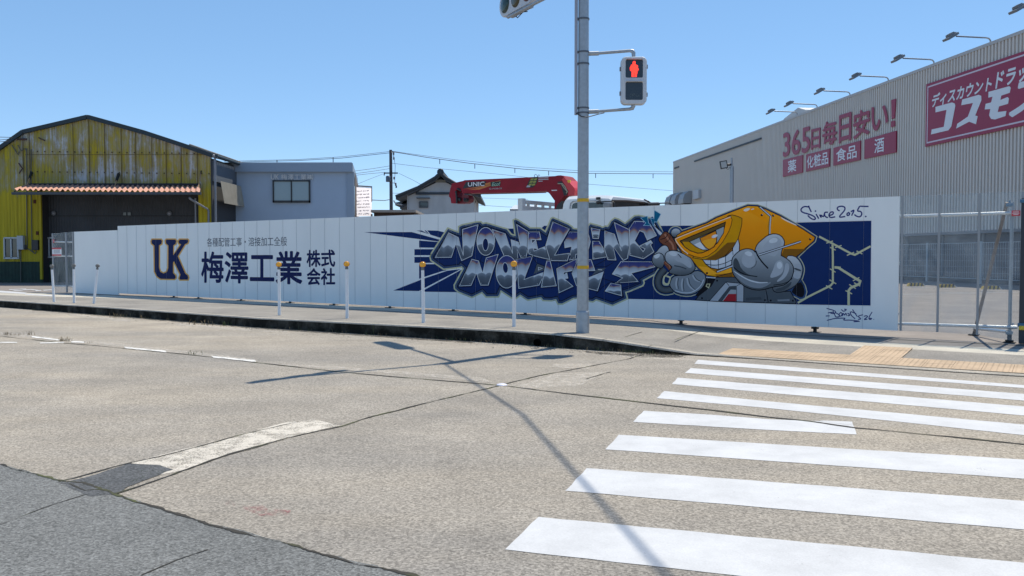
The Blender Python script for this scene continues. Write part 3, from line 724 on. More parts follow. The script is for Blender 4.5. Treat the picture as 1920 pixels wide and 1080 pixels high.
# cream halo, blue rim
for w, c in ((9.0, 'cream'), (6.0, 'mid blue')):
    P.line(HELM, w, c, closed=True); P.line(CUFF, w, c, closed=True); P.line(BLOB, w, c, closed=True); P.line(LCUFF, w, c, closed=True)
    P.line(CAB, 11 + w, c, smooth=1); P.line(ell(*M6((835, 650))[0], 9.5, 9.5), w, c, closed=True)
P.line(M6((380, 370), (480, 520), (590, 680)), 9.5, 'mid blue')
P.fill(BLOB, 'black', 1)
P.fill(BODY, 'steel'); P.line(BODY, 1.6, 'black', closed=True)
P.line(M9((915, 690), (945, 800), (965, 930)), 1.4, 'black'); P.dots(M9((908, 890), (1010, 897), (1410, 900), (45, 540)) + M7((1310, 855)), 2.0, 'black')
P.fill(M9((560, 850), (830, 830), (850, 880), (560, 900)), 'glove dark'); P.fill(M9((1130, 880), (1350, 870), (1350, 905), (1140, 910)), 'glove')
P.fill(M9((-90, 900), (205, 565), (480, 590), (525, 640), (522, 915), (400, 912), (402, 700), (290, 690), (60, 905)), 'glove light'); P.line(M9((-90, 900), (205, 565), (480, 590), (525, 640), (522, 915)), 1.2, 'black')
P.fill(M9((60, 905), (265, 640), (400, 630), (402, 912)), 'glove dark'); P.fill(M9((140, 905), (290, 700), (392, 705), (392, 910)), 'eye grey'); P.fill(M9((152, 908), (250, 780), (392, 778), (392, 911)), 'red')
P.line(M9((205, 565), (262, 632)), 1.0, 'black'); P.line(M9((480, 590), (402, 630)), 1.0, 'black')
# cable and left arm
P.line(CAB, 13.6, 'black', smooth=2); P.line(CAB, 10.4, 'glove dark', smooth=2); P.line(CAB, 5.0, 'steel', smooth=2)
P.line(M7((640, 440), (700, 470), (740, 480), (720, 600), (640, 600), (610, 540)), 3.0, 'cream', closed=True, smooth=1)
P.fill(M7((1380, 490), (1560, 500), (1480, 640), (1240, 830), (1190, 800), (1290, 690), (1370, 580)), 'black'); P.line(M7((1385, 480), (1555, 490)), 1.8, 'tooth'); P.line(M7((1400, 600), (1450, 600), (1430, 670), (1385, 640)), 1.6, 'cream', closed=True)
P.fill(ell(*M6((835, 650))[0], 9.6, 9.6), 'black'); P.fill(ell(*M6((840, 640))[0], 8.6, 8.2), 'glove shade', g=True)
P.line(LCUFF, 3.0, 'black', closed=True); P.fill(LCUFF, 'glove shade', g=False); 
P.fill(LCUFF, 'glove')
for q in (M7((960, 500), (940, 620), (960, 730)), M7((1040, 490), (1060, 620), (1180, 720)), M7((1140, 440), (1180, 520), (1280, 560)), M7((860, 490), (840, 600), (860, 690))):
    P.line(list(q), 3.2, 'glove light', smooth=2, taper=True); P.line([(x + 3, y) for x, y in q], 1.6, 'glove dark', smooth=2, taper=True)
P.line(M7((820, 720), (980, 765), (1150, 750), (1290, 640), (1340, 520)), 1.5, 'tooth', smooth=2)
# torch
P.line(M6((395, 380), (500, 545), (590, 685)), 4.2, 'black'); P.fill(M6((420, 480), (450, 520), (610, 660), (580, 700), (530, 660)), 'tooth'); P.line(M6((385, 370), (470, 520)), 1.2, 'white')
TOR = M6((525, 740), (590, 660), (650, 605), (740, 660), (820, 790), (865, 880), (860, 970), (700, 965), (690, 890), (600, 850), (540, 800))
P.fill(TOR, 'copper', 1); P.line(TOR, 1.5, 'black', closed=True, smooth=1); P.line(M6((640, 660), (700, 760), (780, 840), (800, 940)), 3.4, 'copper light', smooth=1); P.line(M6((560, 760), (660, 730), (690, 660)), 1.4, 'black', smooth=1); P.line(M6((640, 820), (720, 770), (740, 690)), 1.0, 'black', smooth=1)
for q in (M6((455, 240), (562, 305), (492, 442), (455, 432), (432, 512), (388, 378), (450, 392)), M6((215, 372), (322, 343), (345, 462), (385, 505), (262, 505), (305, 462))):
    P.line(q, 1.8, 'sky blue', closed=True); P.fill(q, 'teal')
# left fist
FIST = chaikin(M7((410, 170), (440, 70), (500, 20), (560, -60), (640, -100), (700, -60), (720, 60), (640, 190), (600, 300), (540, 320), (440, 250)), 2)
P.line(FIST, 3.0, 'black', closed=True); P.fill(FIST, 'glove shade', g=True); P.fill(ell(*M7((500, 90))[0], 6.2, 4.6, rot=-.7), 'glove hi'); P.line(M7((440, 80), (540, 30), (620, 80), (630, 180)), 1.6, 'black', smooth=2)
P.fill(M7((630, 190), (690, 200), (800, 280), (730, 370), (690, 320), (620, 230)), 'copper'); P.line(M7((650, 210), (720, 260), (740, 320)), 2.0, 'copper light')
LH = chaikin(M7((645, 110), (670, 30), (760, 0), (860, 10), (960, 60), (1080, 110), (1150, 210), (1190, 300), (1150, 370), (1060, 430), (920, 445), (800, 420), (700, 390), (790, 300), (740, 250), (670, 200)), 2)
P.line(LH, 3.2, 'black', closed=True); P.fill(LH, 'glove shade', g=True)
P.fill(M7((790, 60), (900, 60), (1080, 140), (1140, 290), (1080, 320), (960, 220), (820, 180)), 'glove light', 2); P.fill(ell(*M7((790, 55))[0], 7.5, 4.2, rot=.3), 'glove hi'); P.line(M7((810, 270), (930, 290), (1030, 330)), 2.2, 'glove dark', smooth=1); P.line(M7((880, 60), (940, 130)), 1.4, 'black')
# mask
P.line(HELM, 2.6, 'black', closed=True); P.fill(HELM, 'mask shade', g=True)
P.fill(M8((450, 280), (640, 180), (770, 180), (940, 330), (960, 480), (830, 380), (620, 260)), 'orange', 1)
P.fill(M8((1200, 1060), (1250, 930), (1640, 930), (1470, 1065)) + M9((1400, 110), (1260, 120)), 'dark amber')
P.fill(M7((1130, 140), (1300, 150), (1500, 380), (1580, 470), (1400, 440), (1240, 300)), 'amber'); P.fill(M7((1250, 280), (1420, 300), (1560, 390), (1850, 290), (1850, 400), (1400, 440)), 'light orange'); P.fill(M7((1600, 460), (1850, 395), (1850, 470)), 'dark amber'); P.line(M7((1560, 470), (1850, 395)), 1.2, 'black')
for q in (M8((510, 235), (560, 195), (650, 190), (620, 235), (560, 260)), M8((650, 215), (700, 195), (720, 210), (670, 230))): P.fill(q, 'soft white', 2)
P.line(M8((1195, 360), (1250, 395), (1340, 440), (1480, 505)), 2.6, 'soft white', smooth=1, taper=True)
P.line(M8((800, 168), (1005, 345), (985, 520), (985, 670)), 5.0, 'black'); P.line(M8((815, 172), (1012, 345), (998, 520), (995, 660)), 2.0, 'tooth'); P.line(M8((772, 172), (985, 355), (965, 660)), 1.0, 'light orange')
P.dots(M8((850, 320), (1055, 330), (1720, 755)) + M7((1400, 405)), 2.3, 'black'); P.dots(M8((862, 308), (1068, 320), (1732, 742)), .8, 'tooth')
P.line(M8((1700, 860), (1640, 940), (1480, 1060)), 1.2, 'black')
# teeth
TE = M7((1310, 148), (1450, 160), (1590, 150), (1740, 95), (1860, -10)) + M8((330, 900), (425, 745), (450, 850), (445, 965)) + M7((1870, 240), (1740, 300), (1600, 335), (1470, 310), (1380, 245))
P.fill(TE, 'tooth'); P.line(TE, 1.7, 'black', closed=True)
P.fill(M7((1480, 170), (1590, 160), (1600, 240), (1480, 250)), 'tooth white'); P.fill(M7((1620, 155), (1725, 120), (1725, 220), (1620, 240)), 'tooth white')
P.line(M7((1390, 240), (1480, 262), (1600, 260), (1740, 220), (1850, 165)), 1.2, 'black', smooth=1)
for q in (M7((1465, 165), (1470, 305)), M7((1603, 155), (1607, 330)), M7((1733, 100), (1738, 300)), M8((325, 905), (335, 1040))): P.line(q, 1.1, 'black')
# goggle
SIDE = [(1366, 405), (1373, 403.6), (1384, 406.5), (1391, 410), (1390.6, 420), (1388, 432), (1383.8, 447), (1374.4, 463.8), (1358.8, 479.4), (1342, 487), (1322, 486.6), (1300, 483)]
P.line(SIDE, 2.4, 'black', closed=True); P.fill(SIDE, 'amber'); P.fill([(1364, 455), (1380, 454), (1374.4, 463.8), (1358.8, 479.4), (1342, 486.5), (1322, 486.4), (1340, 477)], 'dark amber')
FR = M6((820, 745), (860, 720), (1300, 540), (1820, 340), (1848, 400), (1830, 500), (1790, 610), (1680, 800), (1560, 950), (1420, 1050), (1300, 1085)) + M7((1180, 100), (1080, 60), (960, 10)) + M6((900, 890), (840, 810))
P.line(FR, 2.2, 'black', closed=True); P.fill(FR, 'orange'); P.line([(x + .9, y + 1.1) for x, y in FR[:4]], 1.3, 'soft white'); P.line(M6((830, 760), (870, 830), (960, 940), (1060, 1020)), 1.5, 'soft white', smooth=1)
EY = M6((915, 785), (1735, 445), (1718, 530), (1680, 650), (1590, 820), (1440, 945), (1310, 1000), (1230, 1005), (1100, 960), (1000, 890))
P.fill(EY, 'eye brown'); P.fill(M6((960, 800), (1090, 800), (1200, 890), (1330, 950), (1430, 955), (1310, 1000), (1220, 1000), (1100, 955), (1000, 885)), 'amber'); P.line(EY, 1.6, 'black', closed=True)
EW = M6((1085, 800), (1712, 520), (1700, 640), (1592, 812), (1435, 948), (1330, 950), (1200, 892))
P.fill(EW, 'eye grey'); P.fill(M6((1170, 850), (1280, 800), (1380, 935), (1300, 940)), 'tooth white'); P.line(EW, 1.2, 'black', closed=True)
IR = M6((1272, 735), (1560, 600), (1582, 690), (1572, 800), (1530, 890), (1440, 945), (1370, 895), (1300, 810))
P.fill(IR, 'iris'); P.fill(M6((1300, 780), (1500, 740), (1570, 760), (1560, 830), (1440, 930), (1370, 880)), 'light orange', 1); P.line(IR, 1.5, 'black', closed=True); P.fill(ell(*M6((1540, 700))[0], 6, 2.8, rot=-.35), 'tooth white')
# right glove: cuff, palm, two fingers, rod
P.line(CUFF, 2.6, 'black', closed=True); P.fill(CUFF, 'glove shade', g=True)
P.fill(M9((1420, 250), (1530, 230), (1570, 330), (1440, 320)), 'glove light', 1); P.fill(M9((1440, 360), (1570, 390), (1530, 520), (1400, 480)), 'glove light', 1); P.fill(M9((1430, 300), (1560, 345), (1560, 375), (1440, 340)), 'glove dark', 1); P.fill(M9((1090, 690), (1240, 650), (1400, 540), (1360, 640), (1230, 720), (1110, 725)), 'glove dark', 1)
HAND = chaikin(M8((735, 940), (780, 840), (860, 770), (960, 690), (1080, 658), (1190, 690), (1258, 790), (1240, 880), (1200, 960), (1190, 1060)) + M9((1200, 95), (1330, 170), (1400, 260), (1422, 350), (1385, 490), (1300, 580), (1230, 620), (1070, 640), (900, 690), (780, 705), (640, 680), (500, 610), (400, 500), (330, 400), (318, 280), (320, 150), (370, 80), (440, 20)) + M8((500, 950), (590, 930), (690, 950), (740, 1010)), 1)
P.line(HAND, 3.4, 'black', closed=True); P.fill(HAND, 'glove shade', g=True)
P.fill(M8((860, 900), (980, 760), (1080, 700), (1180, 740), (1210, 830), (1150, 960), (1100, 1060)) + M9((1050, 100), (880, 40)), 'glove light', 1); P.fill(M8((970, 780), (1060, 720), (1140, 740), (1130, 810), (1000, 830)), 'glove hi', 2)
P.fill(M9((340, 320), (420, 400), (560, 450), (760, 465), (620, 440), (480, 330), (430, 180), (380, 120), (335, 180)), 'glove dark', 1)
P.fill(M9((480, 170), (520, 60), (620, 20), (700, 60), (740, 170), (720, 270), (620, 320), (520, 270)), 'glove light', 2); P.fill(M9((530, 40), (610, 0), (690, 50), (660, 110), (570, 80)), 'glove hi', 2)
P.fill(M9((1100, 200), (1200, 160), (1250, 270), (1230, 400), (1120, 470), (980, 500), (1060, 330)), 'glove light', 2); P.fill(M9((1120, 220), (1190, 190), (1230, 270), (1180, 340), (1120, 300)), 'glove hi', 2); P.fill(M9((1270, 220), (1340, 230), (1350, 340), (1270, 500), (1130, 570), (1120, 540), (1250, 420)), 'glove light', 2)
P.fill(M9((340, 350), (420, 430), (560, 500), (900, 580), (1050, 560), (900, 660), (760, 680), (600, 640), (440, 530)), 'glove', 1); P.line(M9((350, 370), (500, 470), (640, 540), (800, 580), (960, 570)), 2.4, 'glove hi', smooth=2, taper=True)
P.line(M9((345, 300), (440, 380), (570, 440), (770, 466)), 1.8, 'black', smooth=2); P.line(M9((740, 0), (780, 100), (860, 210), (965, 320)), 2.6, 'black', smooth=1); P.line(M9((1400, 500), (1280, 590), (1060, 620)), 1.4, 'black', smooth=1); P.line(M9((760, 180), (740, 270), (660, 320)), 1.0, 'glove dark', smooth=1)
ROD = M8((790, 1040), (1555, 795)); P.line(ROD, 4.4, 'black'); P.line(ROD, 2.0, 'tooth'); P.line(M7((1570, 385), (1865, 272)), 4.4, 'black'); P.line(M7((1580, 382), (1865, 272)), 2.2, 'tooth')
# cream cracks
CK = 3.6
for q, w in ((S1((440, 705), (660, 820), (1010, 1010), (1085, 1035), (1130, 1010), (1368, 880)), 3.8), (S1((685, 850), (690, 1075)) + S2((690, 60), (690, 290), (650, 340), (240, 545), (60, 650)), 3.8), (S2((715, 10), (790, 20), (1110, 220), (1180, 260), (1165, 310), (1010, 380), (972, 430), (972, 700)), 4.6)):
    P.line(q, w, 'cream')
for a, b in (((570, 825), (690, 785)), ((730, 905), (845, 865)), ((640, 900), (740, 950)), ((940, 1045), (1070, 990)), ((1115, 965), (1220, 1020))): P.line(S1(a, b), 2.0, 'cream')
for a, b in (((640, 40), (740, 100)), ((630, 235), (750, 310)), ((570, 340), (680, 405)), ((1050, 255), (1165, 195)), ((1070, 290), (1180, 350)), ((985, 320), (1100, 395)), ((915, 430), (1035, 490)), ((720, 0), (830, 10))): P.line(S2(a, b), 2.0, 'cream')
P.build('mural')
# ---- lettering on the hoarding
def newpart():
    global Q
    Q = Paint()
newpart()
UKL = UT((135, 215), (150, 185), (305, 185), (325, 210), (315, 260), (270, 290), (270, 690), (290, 760), (350, 795), (410, 770), (438, 700), (440, 290), (395, 250), (390, 205), (405, 185), (560, 185), (580, 205), (570, 260), (527, 290), (527, 465), (670, 270), (630, 255), (620, 215), (645, 185), (785, 185), (800, 205), (785, 250), (740, 265), (607, 485), (742, 795), (790, 835), (800, 870), (790, 905), (650, 905), (635, 880), (658, 815), (540, 575), (522, 600), (522, 785), (565, 830), (572, 870), (550, 895), (300, 890), (240, 850), (195, 760), (187, 290), (140, 255))
Q.line(UKL, 4.4, 'gold', closed=True); Q.fill(UKL, 'logo navy')
Q.build('company_logo'); newpart()
for q in (S1((250, 150), (265, 195), (300, 265)), S1((255, 175), (170, 160), (105, 215), (130, 270), (250, 300), (350, 340), (380, 385), (350, 403), (290, 380), (235, 325)), S1((385, 300), (410, 345), (435, 385)), S1((450, 310), (478, 370), (470, 310), (520, 360), (540, 280)), S1((600, 270), (540, 265), (535, 330), (580, 365), (600, 360)), S1((610, 330), (690, 310), (700, 262), (650, 262), (610, 320), (640, 370), (730, 350)),
          S1((810, 245), (765, 220), (770, 175), (850, 155), (910, 180), (900, 240), (780, 365), (910, 345)), S1((985, 270), (940, 290), (945, 330), (985, 320), (990, 275)), S1((1010, 260), (1080, 220), (1025, 330)), S1((1170, 160), (1330, 165)), S1((1170, 160), (1120, 250), (1190, 250), (1215, 300), (1180, 355), (1120, 345), (1075, 310))):
    Q.line(q, 2.5, 'ink', smooth=2)
Q.dots(S1((375, 248), (1280, 345)), 1.7, 'ink')
Q.build('founding_line'); newpart()
for q in (S2((575, 750), (730, 795), (740, 830), (690, 850), (640, 830)), S2((600, 830), (700, 820)), S2((690, 800), (740, 905)), S2((740, 830), (810, 870), (800, 905), (740, 905)), S2((830, 820), (790, 870), (830, 900), (860, 850), (830, 820)), S2((860, 890), (870, 830), (900, 880), (920, 830), (945, 885)), S2((950, 840), (990, 850), (960, 890), (1000, 870)), S2((840, 770), (880, 810), (940, 770), (890, 765)), S2((1110, 850), (1000, 800), (1010, 870), (1090, 940)), S2((1040, 770), (1130, 900)), S2((1230, 865), (1130, 890), (1200, 940), (1140, 950)), S2((580, 968), (720, 930), (880, 925), (910, 930), (870, 965), (1010, 960), (1200, 985), (1060, 990)),
          S2((560, 888), (630, 885)), S2((1245, 895), (1290, 880), (1320, 900), (1240, 955), (1310, 945)), S2((1395, 815), (1330, 920), (1350, 960), (1395, 930), (1340, 930))):
    Q.line(q, 1.7, 'ink', smooth=1)
Q.dots(S2((1425, 948)), .8, 'ink')
Q.build('signature'); newpart()
def wtext(body, x0, y0l, y0r, x1, y1l, y1r, off, col):
    quad = [wp(x0, y0l), wp(x1, y0r), wp(x1, y1r), wp(x0, y1l)]
    text_on(Q.mb, body, quad, WN, .0022, off, mural_cols[col])
wtext('各種配管工事・溶接加工全般', 388, 462.5, 461, 538, 446, 443.5, 0.0, 'grey ink'); Q.build('service_line'); newpart()
wtext('梅澤工業', 378, 529, 532, 566, 473, 472, .024, 'logo navy'); Q.build('company_name'); newpart()
wtext('株式', 575.5, 500, 499.5, 628, 469.5, 468.5, .030, 'logo navy')
wtext('会社', 576, 534, 533.5, 628, 503.5, 503.5, .030, 'logo navy')
Q.build('company_form')
# ------------------------------------------------------------------ clear fence bays at both ends of the hoarding
def clear_mat():
    m = bpy.data.materials.new('clear plastic sheet'); m.use_nodes = True; nt = m.node_tree; L = nt.links
    b = nt.nodes['Principled BSDF']; b.inputs['Base Color'].default_value = (.62, .67, .70, 1); b.inputs['Roughness'].default_value = .12
    tc = N(nt, 'ShaderNodeTexCoord'); no = N(nt, 'ShaderNodeTexNoise', Scale=1.6, Detail=1.0, Distortion=2.5); L.new(tc.outputs['Object'], no.inputs['Vector'])
    bp = N(nt, 'ShaderNodeBump', Strength=.25, Distance=.03); L.new(no.outputs['Fac'], bp.inputs['Height']); L.new(bp.outputs[0], b.inputs['Normal'])
    tr = N(nt, 'ShaderNodeBsdfTransparent'); tr.inputs[0].default_value = (.93, .95, .96, 1); mx = N(nt, 'ShaderNodeMixShader')
    mr = N(nt, 'ShaderNodeMapRange'); mr.inputs[1].default_value = .3; mr.inputs[2].default_value = .7; mr.inputs[3].default_value = .84; mr.inputs[4].default_value = .94
    L.new(no.outputs['Fac'], mr.inputs[0]); L.new(mr.outputs[0], mx.inputs[0])
    L.new(b.outputs[0], mx.inputs[1]); L.new(tr.outputs[0], mx.inputs[2]); L.new(mx.outputs[0], nt.nodes['Material Output'].inputs[0])
    return m
M_clear = clear_mat()
M_brown = mat('rusty brown pipe', (.17, .11, .07), rough=.7, var=.3, vscale=9)
M_blue = mat('blue steel clamp', (.03, .12, .22), rough=.45)
M_signred = mat('sign red', (.50, .03, .05), rough=.45)
xs = [1684, 1757.5, 1832, 1912]; tops = [368, 365.2, 362, 359]; bots = [620, 622.5, 628, 641]
base = wp(1757, 622)
cf = thing('clear_fence', 'transparent plastic fence bays with aluminium posts and bright pipes beside the parking lot', 'fence', (base.x, base.y, .07))
for i, x in enumerate(xs):
    a = wp(x, bots[i]); b = wp(x, tops[i]); b.x, b.y = a.x, a.y
    if i == 0: a += WD * .035; b += WD * .035
    c = (a + b) / 2
    MB().box(c + WN * .004, (.030, .022, b.z - a.z), 0, (WD, WN, UP), .003).build('post', M_alum, cf)
for i in range(3):
    a, b = wp(xs[i], bots[i]), wp(xs[i + 1], bots[i + 1]); c, d = wp(xs[i + 1], tops[i + 1]), wp(xs[i], tops[i])
    c.x, c.y = b.x, b.y; d.x, d.y = a.x, a.y
    MB().prism([a, b, c, d], -WN * .004).build('clear_panel', M_clear, cf)
def behind(x, y, h): return onplane(x, y, PA - WN * h, WN)
MB().tube([behind(1684, 406, .05), behind(1906, 399, .05)], .0243, 12).build('upper_pipe', M_pipe, cf)
MB().tube([behind(1684, 607, .05), behind(1908, 614, .05)], .0243, 12).build('lower_pipe', M_pipe, cf)
pt = behind(1898, 378, .11); pb_ = behind(1898, 634, .11); pb_.x, pb_.y = pt.x, pt.y
MB().tube([pt, pb_], .0243, 12).build('standard_pipe', M_galv, cf)
fb = behind(1826, 626, 1.0); fb.z = .09; tp_ = behind(1888, 380, .16)
MB().tube([tp_, fb], .0243, 12).build('brace_pipe', M_brown, cf)
MB().tube([behind(1888, 622, .1), Vector((fb.x, fb.y, fb.z + .1))], .0243, 12).build('foot_pipe', M_pipe, cf)
m = MB(); m.box(Vector((pt.x, pt.y, .075)), (.15, .15, .012), 0, (WD, WN, UP)); m.lathe((pt.x, pt.y, .08), [(.001, 0), (.055, 0), (.055, .03), (.03, .03), (.03, .14), (.001, .14)], 12); m.build('jack_base', M_dark, cf)
m = MB(); m.box(fb, (.14, .14, .012), 0, (WD, WN, UP)); m.build('jack_base', M_dark, cf)
for (x, y, mm) in ((1893, 384, M_blue), (1898, 403, M_galv), (1899, 613, M_galv), (1892, 624, M_galv)):
    c = behind(x, y, .10); m = MB(); m.box(c, (.085, .075, .05), 0, (WD, WN, UP), .012); m.box(c + WD * .04 + WN * .03, (.02, .05, .02), 0, (WD, WN, UP)); m.lathe(c + UP * .03, [(.001, .03), (.013, .03), (.013, -.06), (.001, -.06)], 8); m.build('clamp', mm, cf)
# red notice plate hung on the pipe
sg = thing('notice_plate', 'small red notice plate hanging on the clear fence pipe near the dark gate post', 'sign', wp(1906, 400))
c = wp(1905.5, 400, .03); MB().box(c, (.105, .012, .075), 0, (WD, WN, UP), .003).build('plate', M_signred, sg)
m = MB(); 
for k, w in ((.018, .07), (0, .085), (-.018, .06)): m.box(c + WN * .0075 + UP * k, (w, .002, .007), 0, (WD, WN, UP))
m.build('lettering', M_white, sg)
# dark gate post with blue clamps at the right edge
gp = thing('gate_post', 'dark steel gate post with blue and yellow clamps at the end of the clear fence', 'post', (wp(1917, 643).x, wp(1917, 643).y, .06))
a = wp(1920, 645); z0 = .06
m = MB(); m.box((a.x, a.y, 1.08), (.12, .12, 2.0), 0, (WD, WN, UP), .006); m.build('post', mat('dark blue steel', (.02, .028, .04), rough=.5), gp)
for zz, mm in ((1.98 + .06, M_blue), (.34, M_blue)):
    MB().box(Vector((a.x, a.y, zz)) + WN * .01, (.15, .16, .05), 0, (WD, WN, UP), .01).build('clamp', mm, gp)
MB().box(Vector((a.x, a.y, .3)) + WN * .075 + WD * -.02, (.07, .05, .06), 0, (WD, WN, UP), .012).build('cover', mat('yellow cap', (.62, .45, .03), rough=.4), gp)
MB().tube([Vector((a.x, a.y, 2.02)), Vector((a.x, a.y, 2.02)) + WD * 1.6], .0243).build('pipe', M_pipe, gp)
MB().tube([Vector((a.x, a.y, 1.28)), Vector((a.x, a.y, 1.28)) + WD * 1.6], .0243).build('pipe', M_pipe, gp)
# left clear bay
base = wp(120, 556)
cl = thing('clear_fence', 'narrow transparent fence bay with a notice at the far left end of the hoarding', 'fence', (base.x, base.y, .12))
xs = [101, 126, 140.2]; tops = [437.5, 435.5, 434.5]; bots = [553, 554.5, 556]
for i, x in enumerate(xs):
    a = wp(x, bots[i]); b = wp(x, tops[i]); b.x, b.y = a.x, a.y; c = (a + b) / 2
    if i == 2: c -= WD * .03
    MB().box(c + WN * .004, (.05, .04, b.z - a.z), 0, (WD, WN, UP)).build('post', M_alum, cl)
for i in range(2):
    a, b = wp(xs[i], bots[i]), wp(xs[i + 1], bots[i + 1]); c, d = wp(xs[i + 1], tops[i + 1]), wp(xs[i], tops[i]); c.x, c.y = b.x, b.y; d.x, d.y = a.x, a.y
    MB().prism([a, b, c, d], -WN * .004).build('clear_panel', M_clear, cl)
for y in (453.5, 480, 536.5): MB().tube([behind(101, y, .05), behind(140, y + .5, .05)], .022, 8).build('pipe', M_pipe, cl)
sg = thing('notice_plate', 'red and white notice plate on the clear bay in front of the yellow warehouse', 'sign', wp(108, 480))
c = (wp(100, 480, .03) + wp(117, 464, .03)) / 2; w_ = (wp(117, 472) - wp(100, 472)).length
MB().box(c, (w_, .01, .26), 0, (WD, WN, UP)).build('plate', M_white, sg)
m = MB(); m.box(c + WN * .007 + UP * .105, (w_, .006, .05), 0, (WD, WN, UP)); m.box(c + WN * .007 - UP * .105, (w_, .006, .05), 0, (WD, WN, UP)); m.build('red_band', M_signred, sg)
m = MB()
for k in (.05, .02, -.01, -.04): m.box(c + WN * .007 + UP * k, (w_ * .7, .004, .014), 0, (WD, WN, UP))
m.build('lettering', mat('grey print', (.25, .25, .28)), sg)
c = wp(102, 452, .03); sg2 = MB(); sg2.box(c, (.075, .012, .11), 0, (WD, WN, UP), .003); sg2.box(c + WN * .007, (.05, .004, .02), 1, (WD, WN, UP))
tag(sg2.build('warning_tag', [M_signred, M_white]), 'little red tag on the pipe of the left clear fence bay', 'tag')

# ------------------------------------------------------------------ delineator posts along the kerb
M_or = mat('orange reflector', (.95, .42, .015), rough=.25, coat=.6); M_orh = mat('reflector rim', (.55, .20, .02), rough=.4); M_grb = mat('grey reflector back', (.20, .19, .17), rough=.6, var=.2, vscale=20)
M_post = mat('white post', (.76, .78, .80), rough=.5, var=.06, vscale=8)
def delineator(label, front, loc):
    t = thing('delineator_post', label, 'marker post', loc, 'delineator posts along the kerb')
    MB().tube([(0, 0, 0), (0, 0, 1.0)], [.030, .0255], 14).build('pole', M_post, None).parent = t
    m = MB(); m.lathe((0, 0, 1.0), [(.027, -.02), (.03, 0), (.024, .03), (.012, .04), (.001, .04)], 12); o = m.build('cap', mat('grey cap', (.16, .16, .15), rough=.5), None); o.parent = t
    m = MB(); sgn = -1 if front else 1
    m.lathe((0, 0, 1.085), [(.001, .02 * 1), (.03, .019), (.046, .014), (.05, .006), (.05, -.012), (.04, -.018), (.001, -.02)], 20, 0, (0, -1, 0))
    o = m.build('reflector', M_or if front else M_grb, None); o.parent = t; o.location = (0, 0, 0)
    if front:
        m = MB(); m.lathe((0, 0, 1.085), [(.05, .004), (.056, .002), (.056, -.012), (.05, -.014)], 20, 0, (0, -1, 0)); m.build('rim', M_orh, None).parent = o
    return t
spots = [(524, 591, 496, 'white post with round orange reflector in front of the last large company character'), (651, 597, 495, 'white post with round orange reflector in front of blank wall right of company lettering'),
         (794, 606, 496, 'white post with orange reflector in front of the navy rays left of the graffiti'), (964, 614, 495, 'white post with orange reflector standing in front of the graffiti letters')]
proto = None
for i, (x, yb, yr, lab) in enumerate(spots):
    p = onz(x, yb, .165)
    if i == 0: proto = t = delineator(lab, True, p)
    else: t = copy_tree(proto); t['label'] = lab; t.location = p
    hh = (onplane(x, yr, p, Vector((0, -1, 0))).z - p.z) / 1.085
    t.scale = (1, 1, hh); t.rotation_euler = (random.uniform(-.01, .01), [-.004, -.004, -.012, -.004][i], math.atan2(p.x, p.y) * -1)
proto2 = None
for i, (x, yb, xr, yr, lab) in enumerate([(101.5, 566, 97, 499, 'leaning white post with dull grey reflector in front of the left clear fence bay'), (139, 567.5, 138, 498, 'upright white post with dull grey reflector at the left end of the white panels'), (176, 569, 183, 498, 'white post with grey reflector leaning towards the street lettering')]):
    p = onz(x, yb, .165)
    if i == 0: proto2 = t = delineator(lab, False, p)
    else: t = copy_tree(proto2); t['label'] = lab; t.location = p
    top = onplane(xr, yr, p, Vector((0, -1, 0))); dx = top.x - p.x; hz = top.z - p.z
    t.scale = (1, 1, hz / 1.085); t.rotation_euler = (0, math.atan2(dx, hz), 0)
spots[0]

# ------------------------------------------------------------------ signal pole with pedestrian signal and vehicle signals
bp_ = onz(1092.5, 622, .18); SX, SY = bp_.x, bp_.y
sp = thing('signal_pole', 'tall grey galvanised signal pole with two yellow bands standing on the kerb corner', 'signal pole', (SX, SY, .17))
def atp(x, y, dy=0.0): return ondepth(x, y, SY + dy)
m = MB(); m.tube([(SX, SY, .15), (SX, SY, 5.6)], [.086, .074], 24); m.lathe((SX, SY, 5.6), [(.078, 0), (.07, .04), (.001, .06)], 20); m.build('mast', M_galv, sp)
m = MB(); m.lathe((SX, SY, .16), [(.098, 0), (.098, .30), (.094, .325), (.086, .33)], 24); m.build('base_sleeve', M_galv, sp)
for y in (501, 375.5):
    z = atp(1092, y).z; MB().lathe((SX, SY, z - .025), [(.0845, 0), (.0855, .002), (.0855, .048), (.0845, .05)], 24).build('yellow_band', mat('yellow band', (.62, .36, .01), rough=.5, var=.12, vscale=30), sp)
z = atp(1092, 437).z; m = MB(); m.lathe((SX - .028, SY - .079, z), [(.001, .002), (.02, .002), (.03, .0)], 16, 0, (-.25, -1, .1)); m.build('inspection_cap', M_galv, sp)
cx = SX - .108
m = MB(); m.tube([(cx, SY - .02, atp(1080, 216).z), (cx, SY - .02, 5.7)], .024, 10); m.build('conduit', mat('conduit grey', (.32, .34, .40), rough=.5), sp)
for y in (36, 98, 120, 203, 212):
    z = atp(1085, y).z; m = MB(); m.lathe((SX, SY, z - .012), [(.085, 0), (.085, .024)], 20); m.box((SX - .09, SY - .02, z), (.05, .03, .03), 0); m.build('strap', mat('dark strap', (.12, .13, .15), rough=.5, metal=.5), sp)
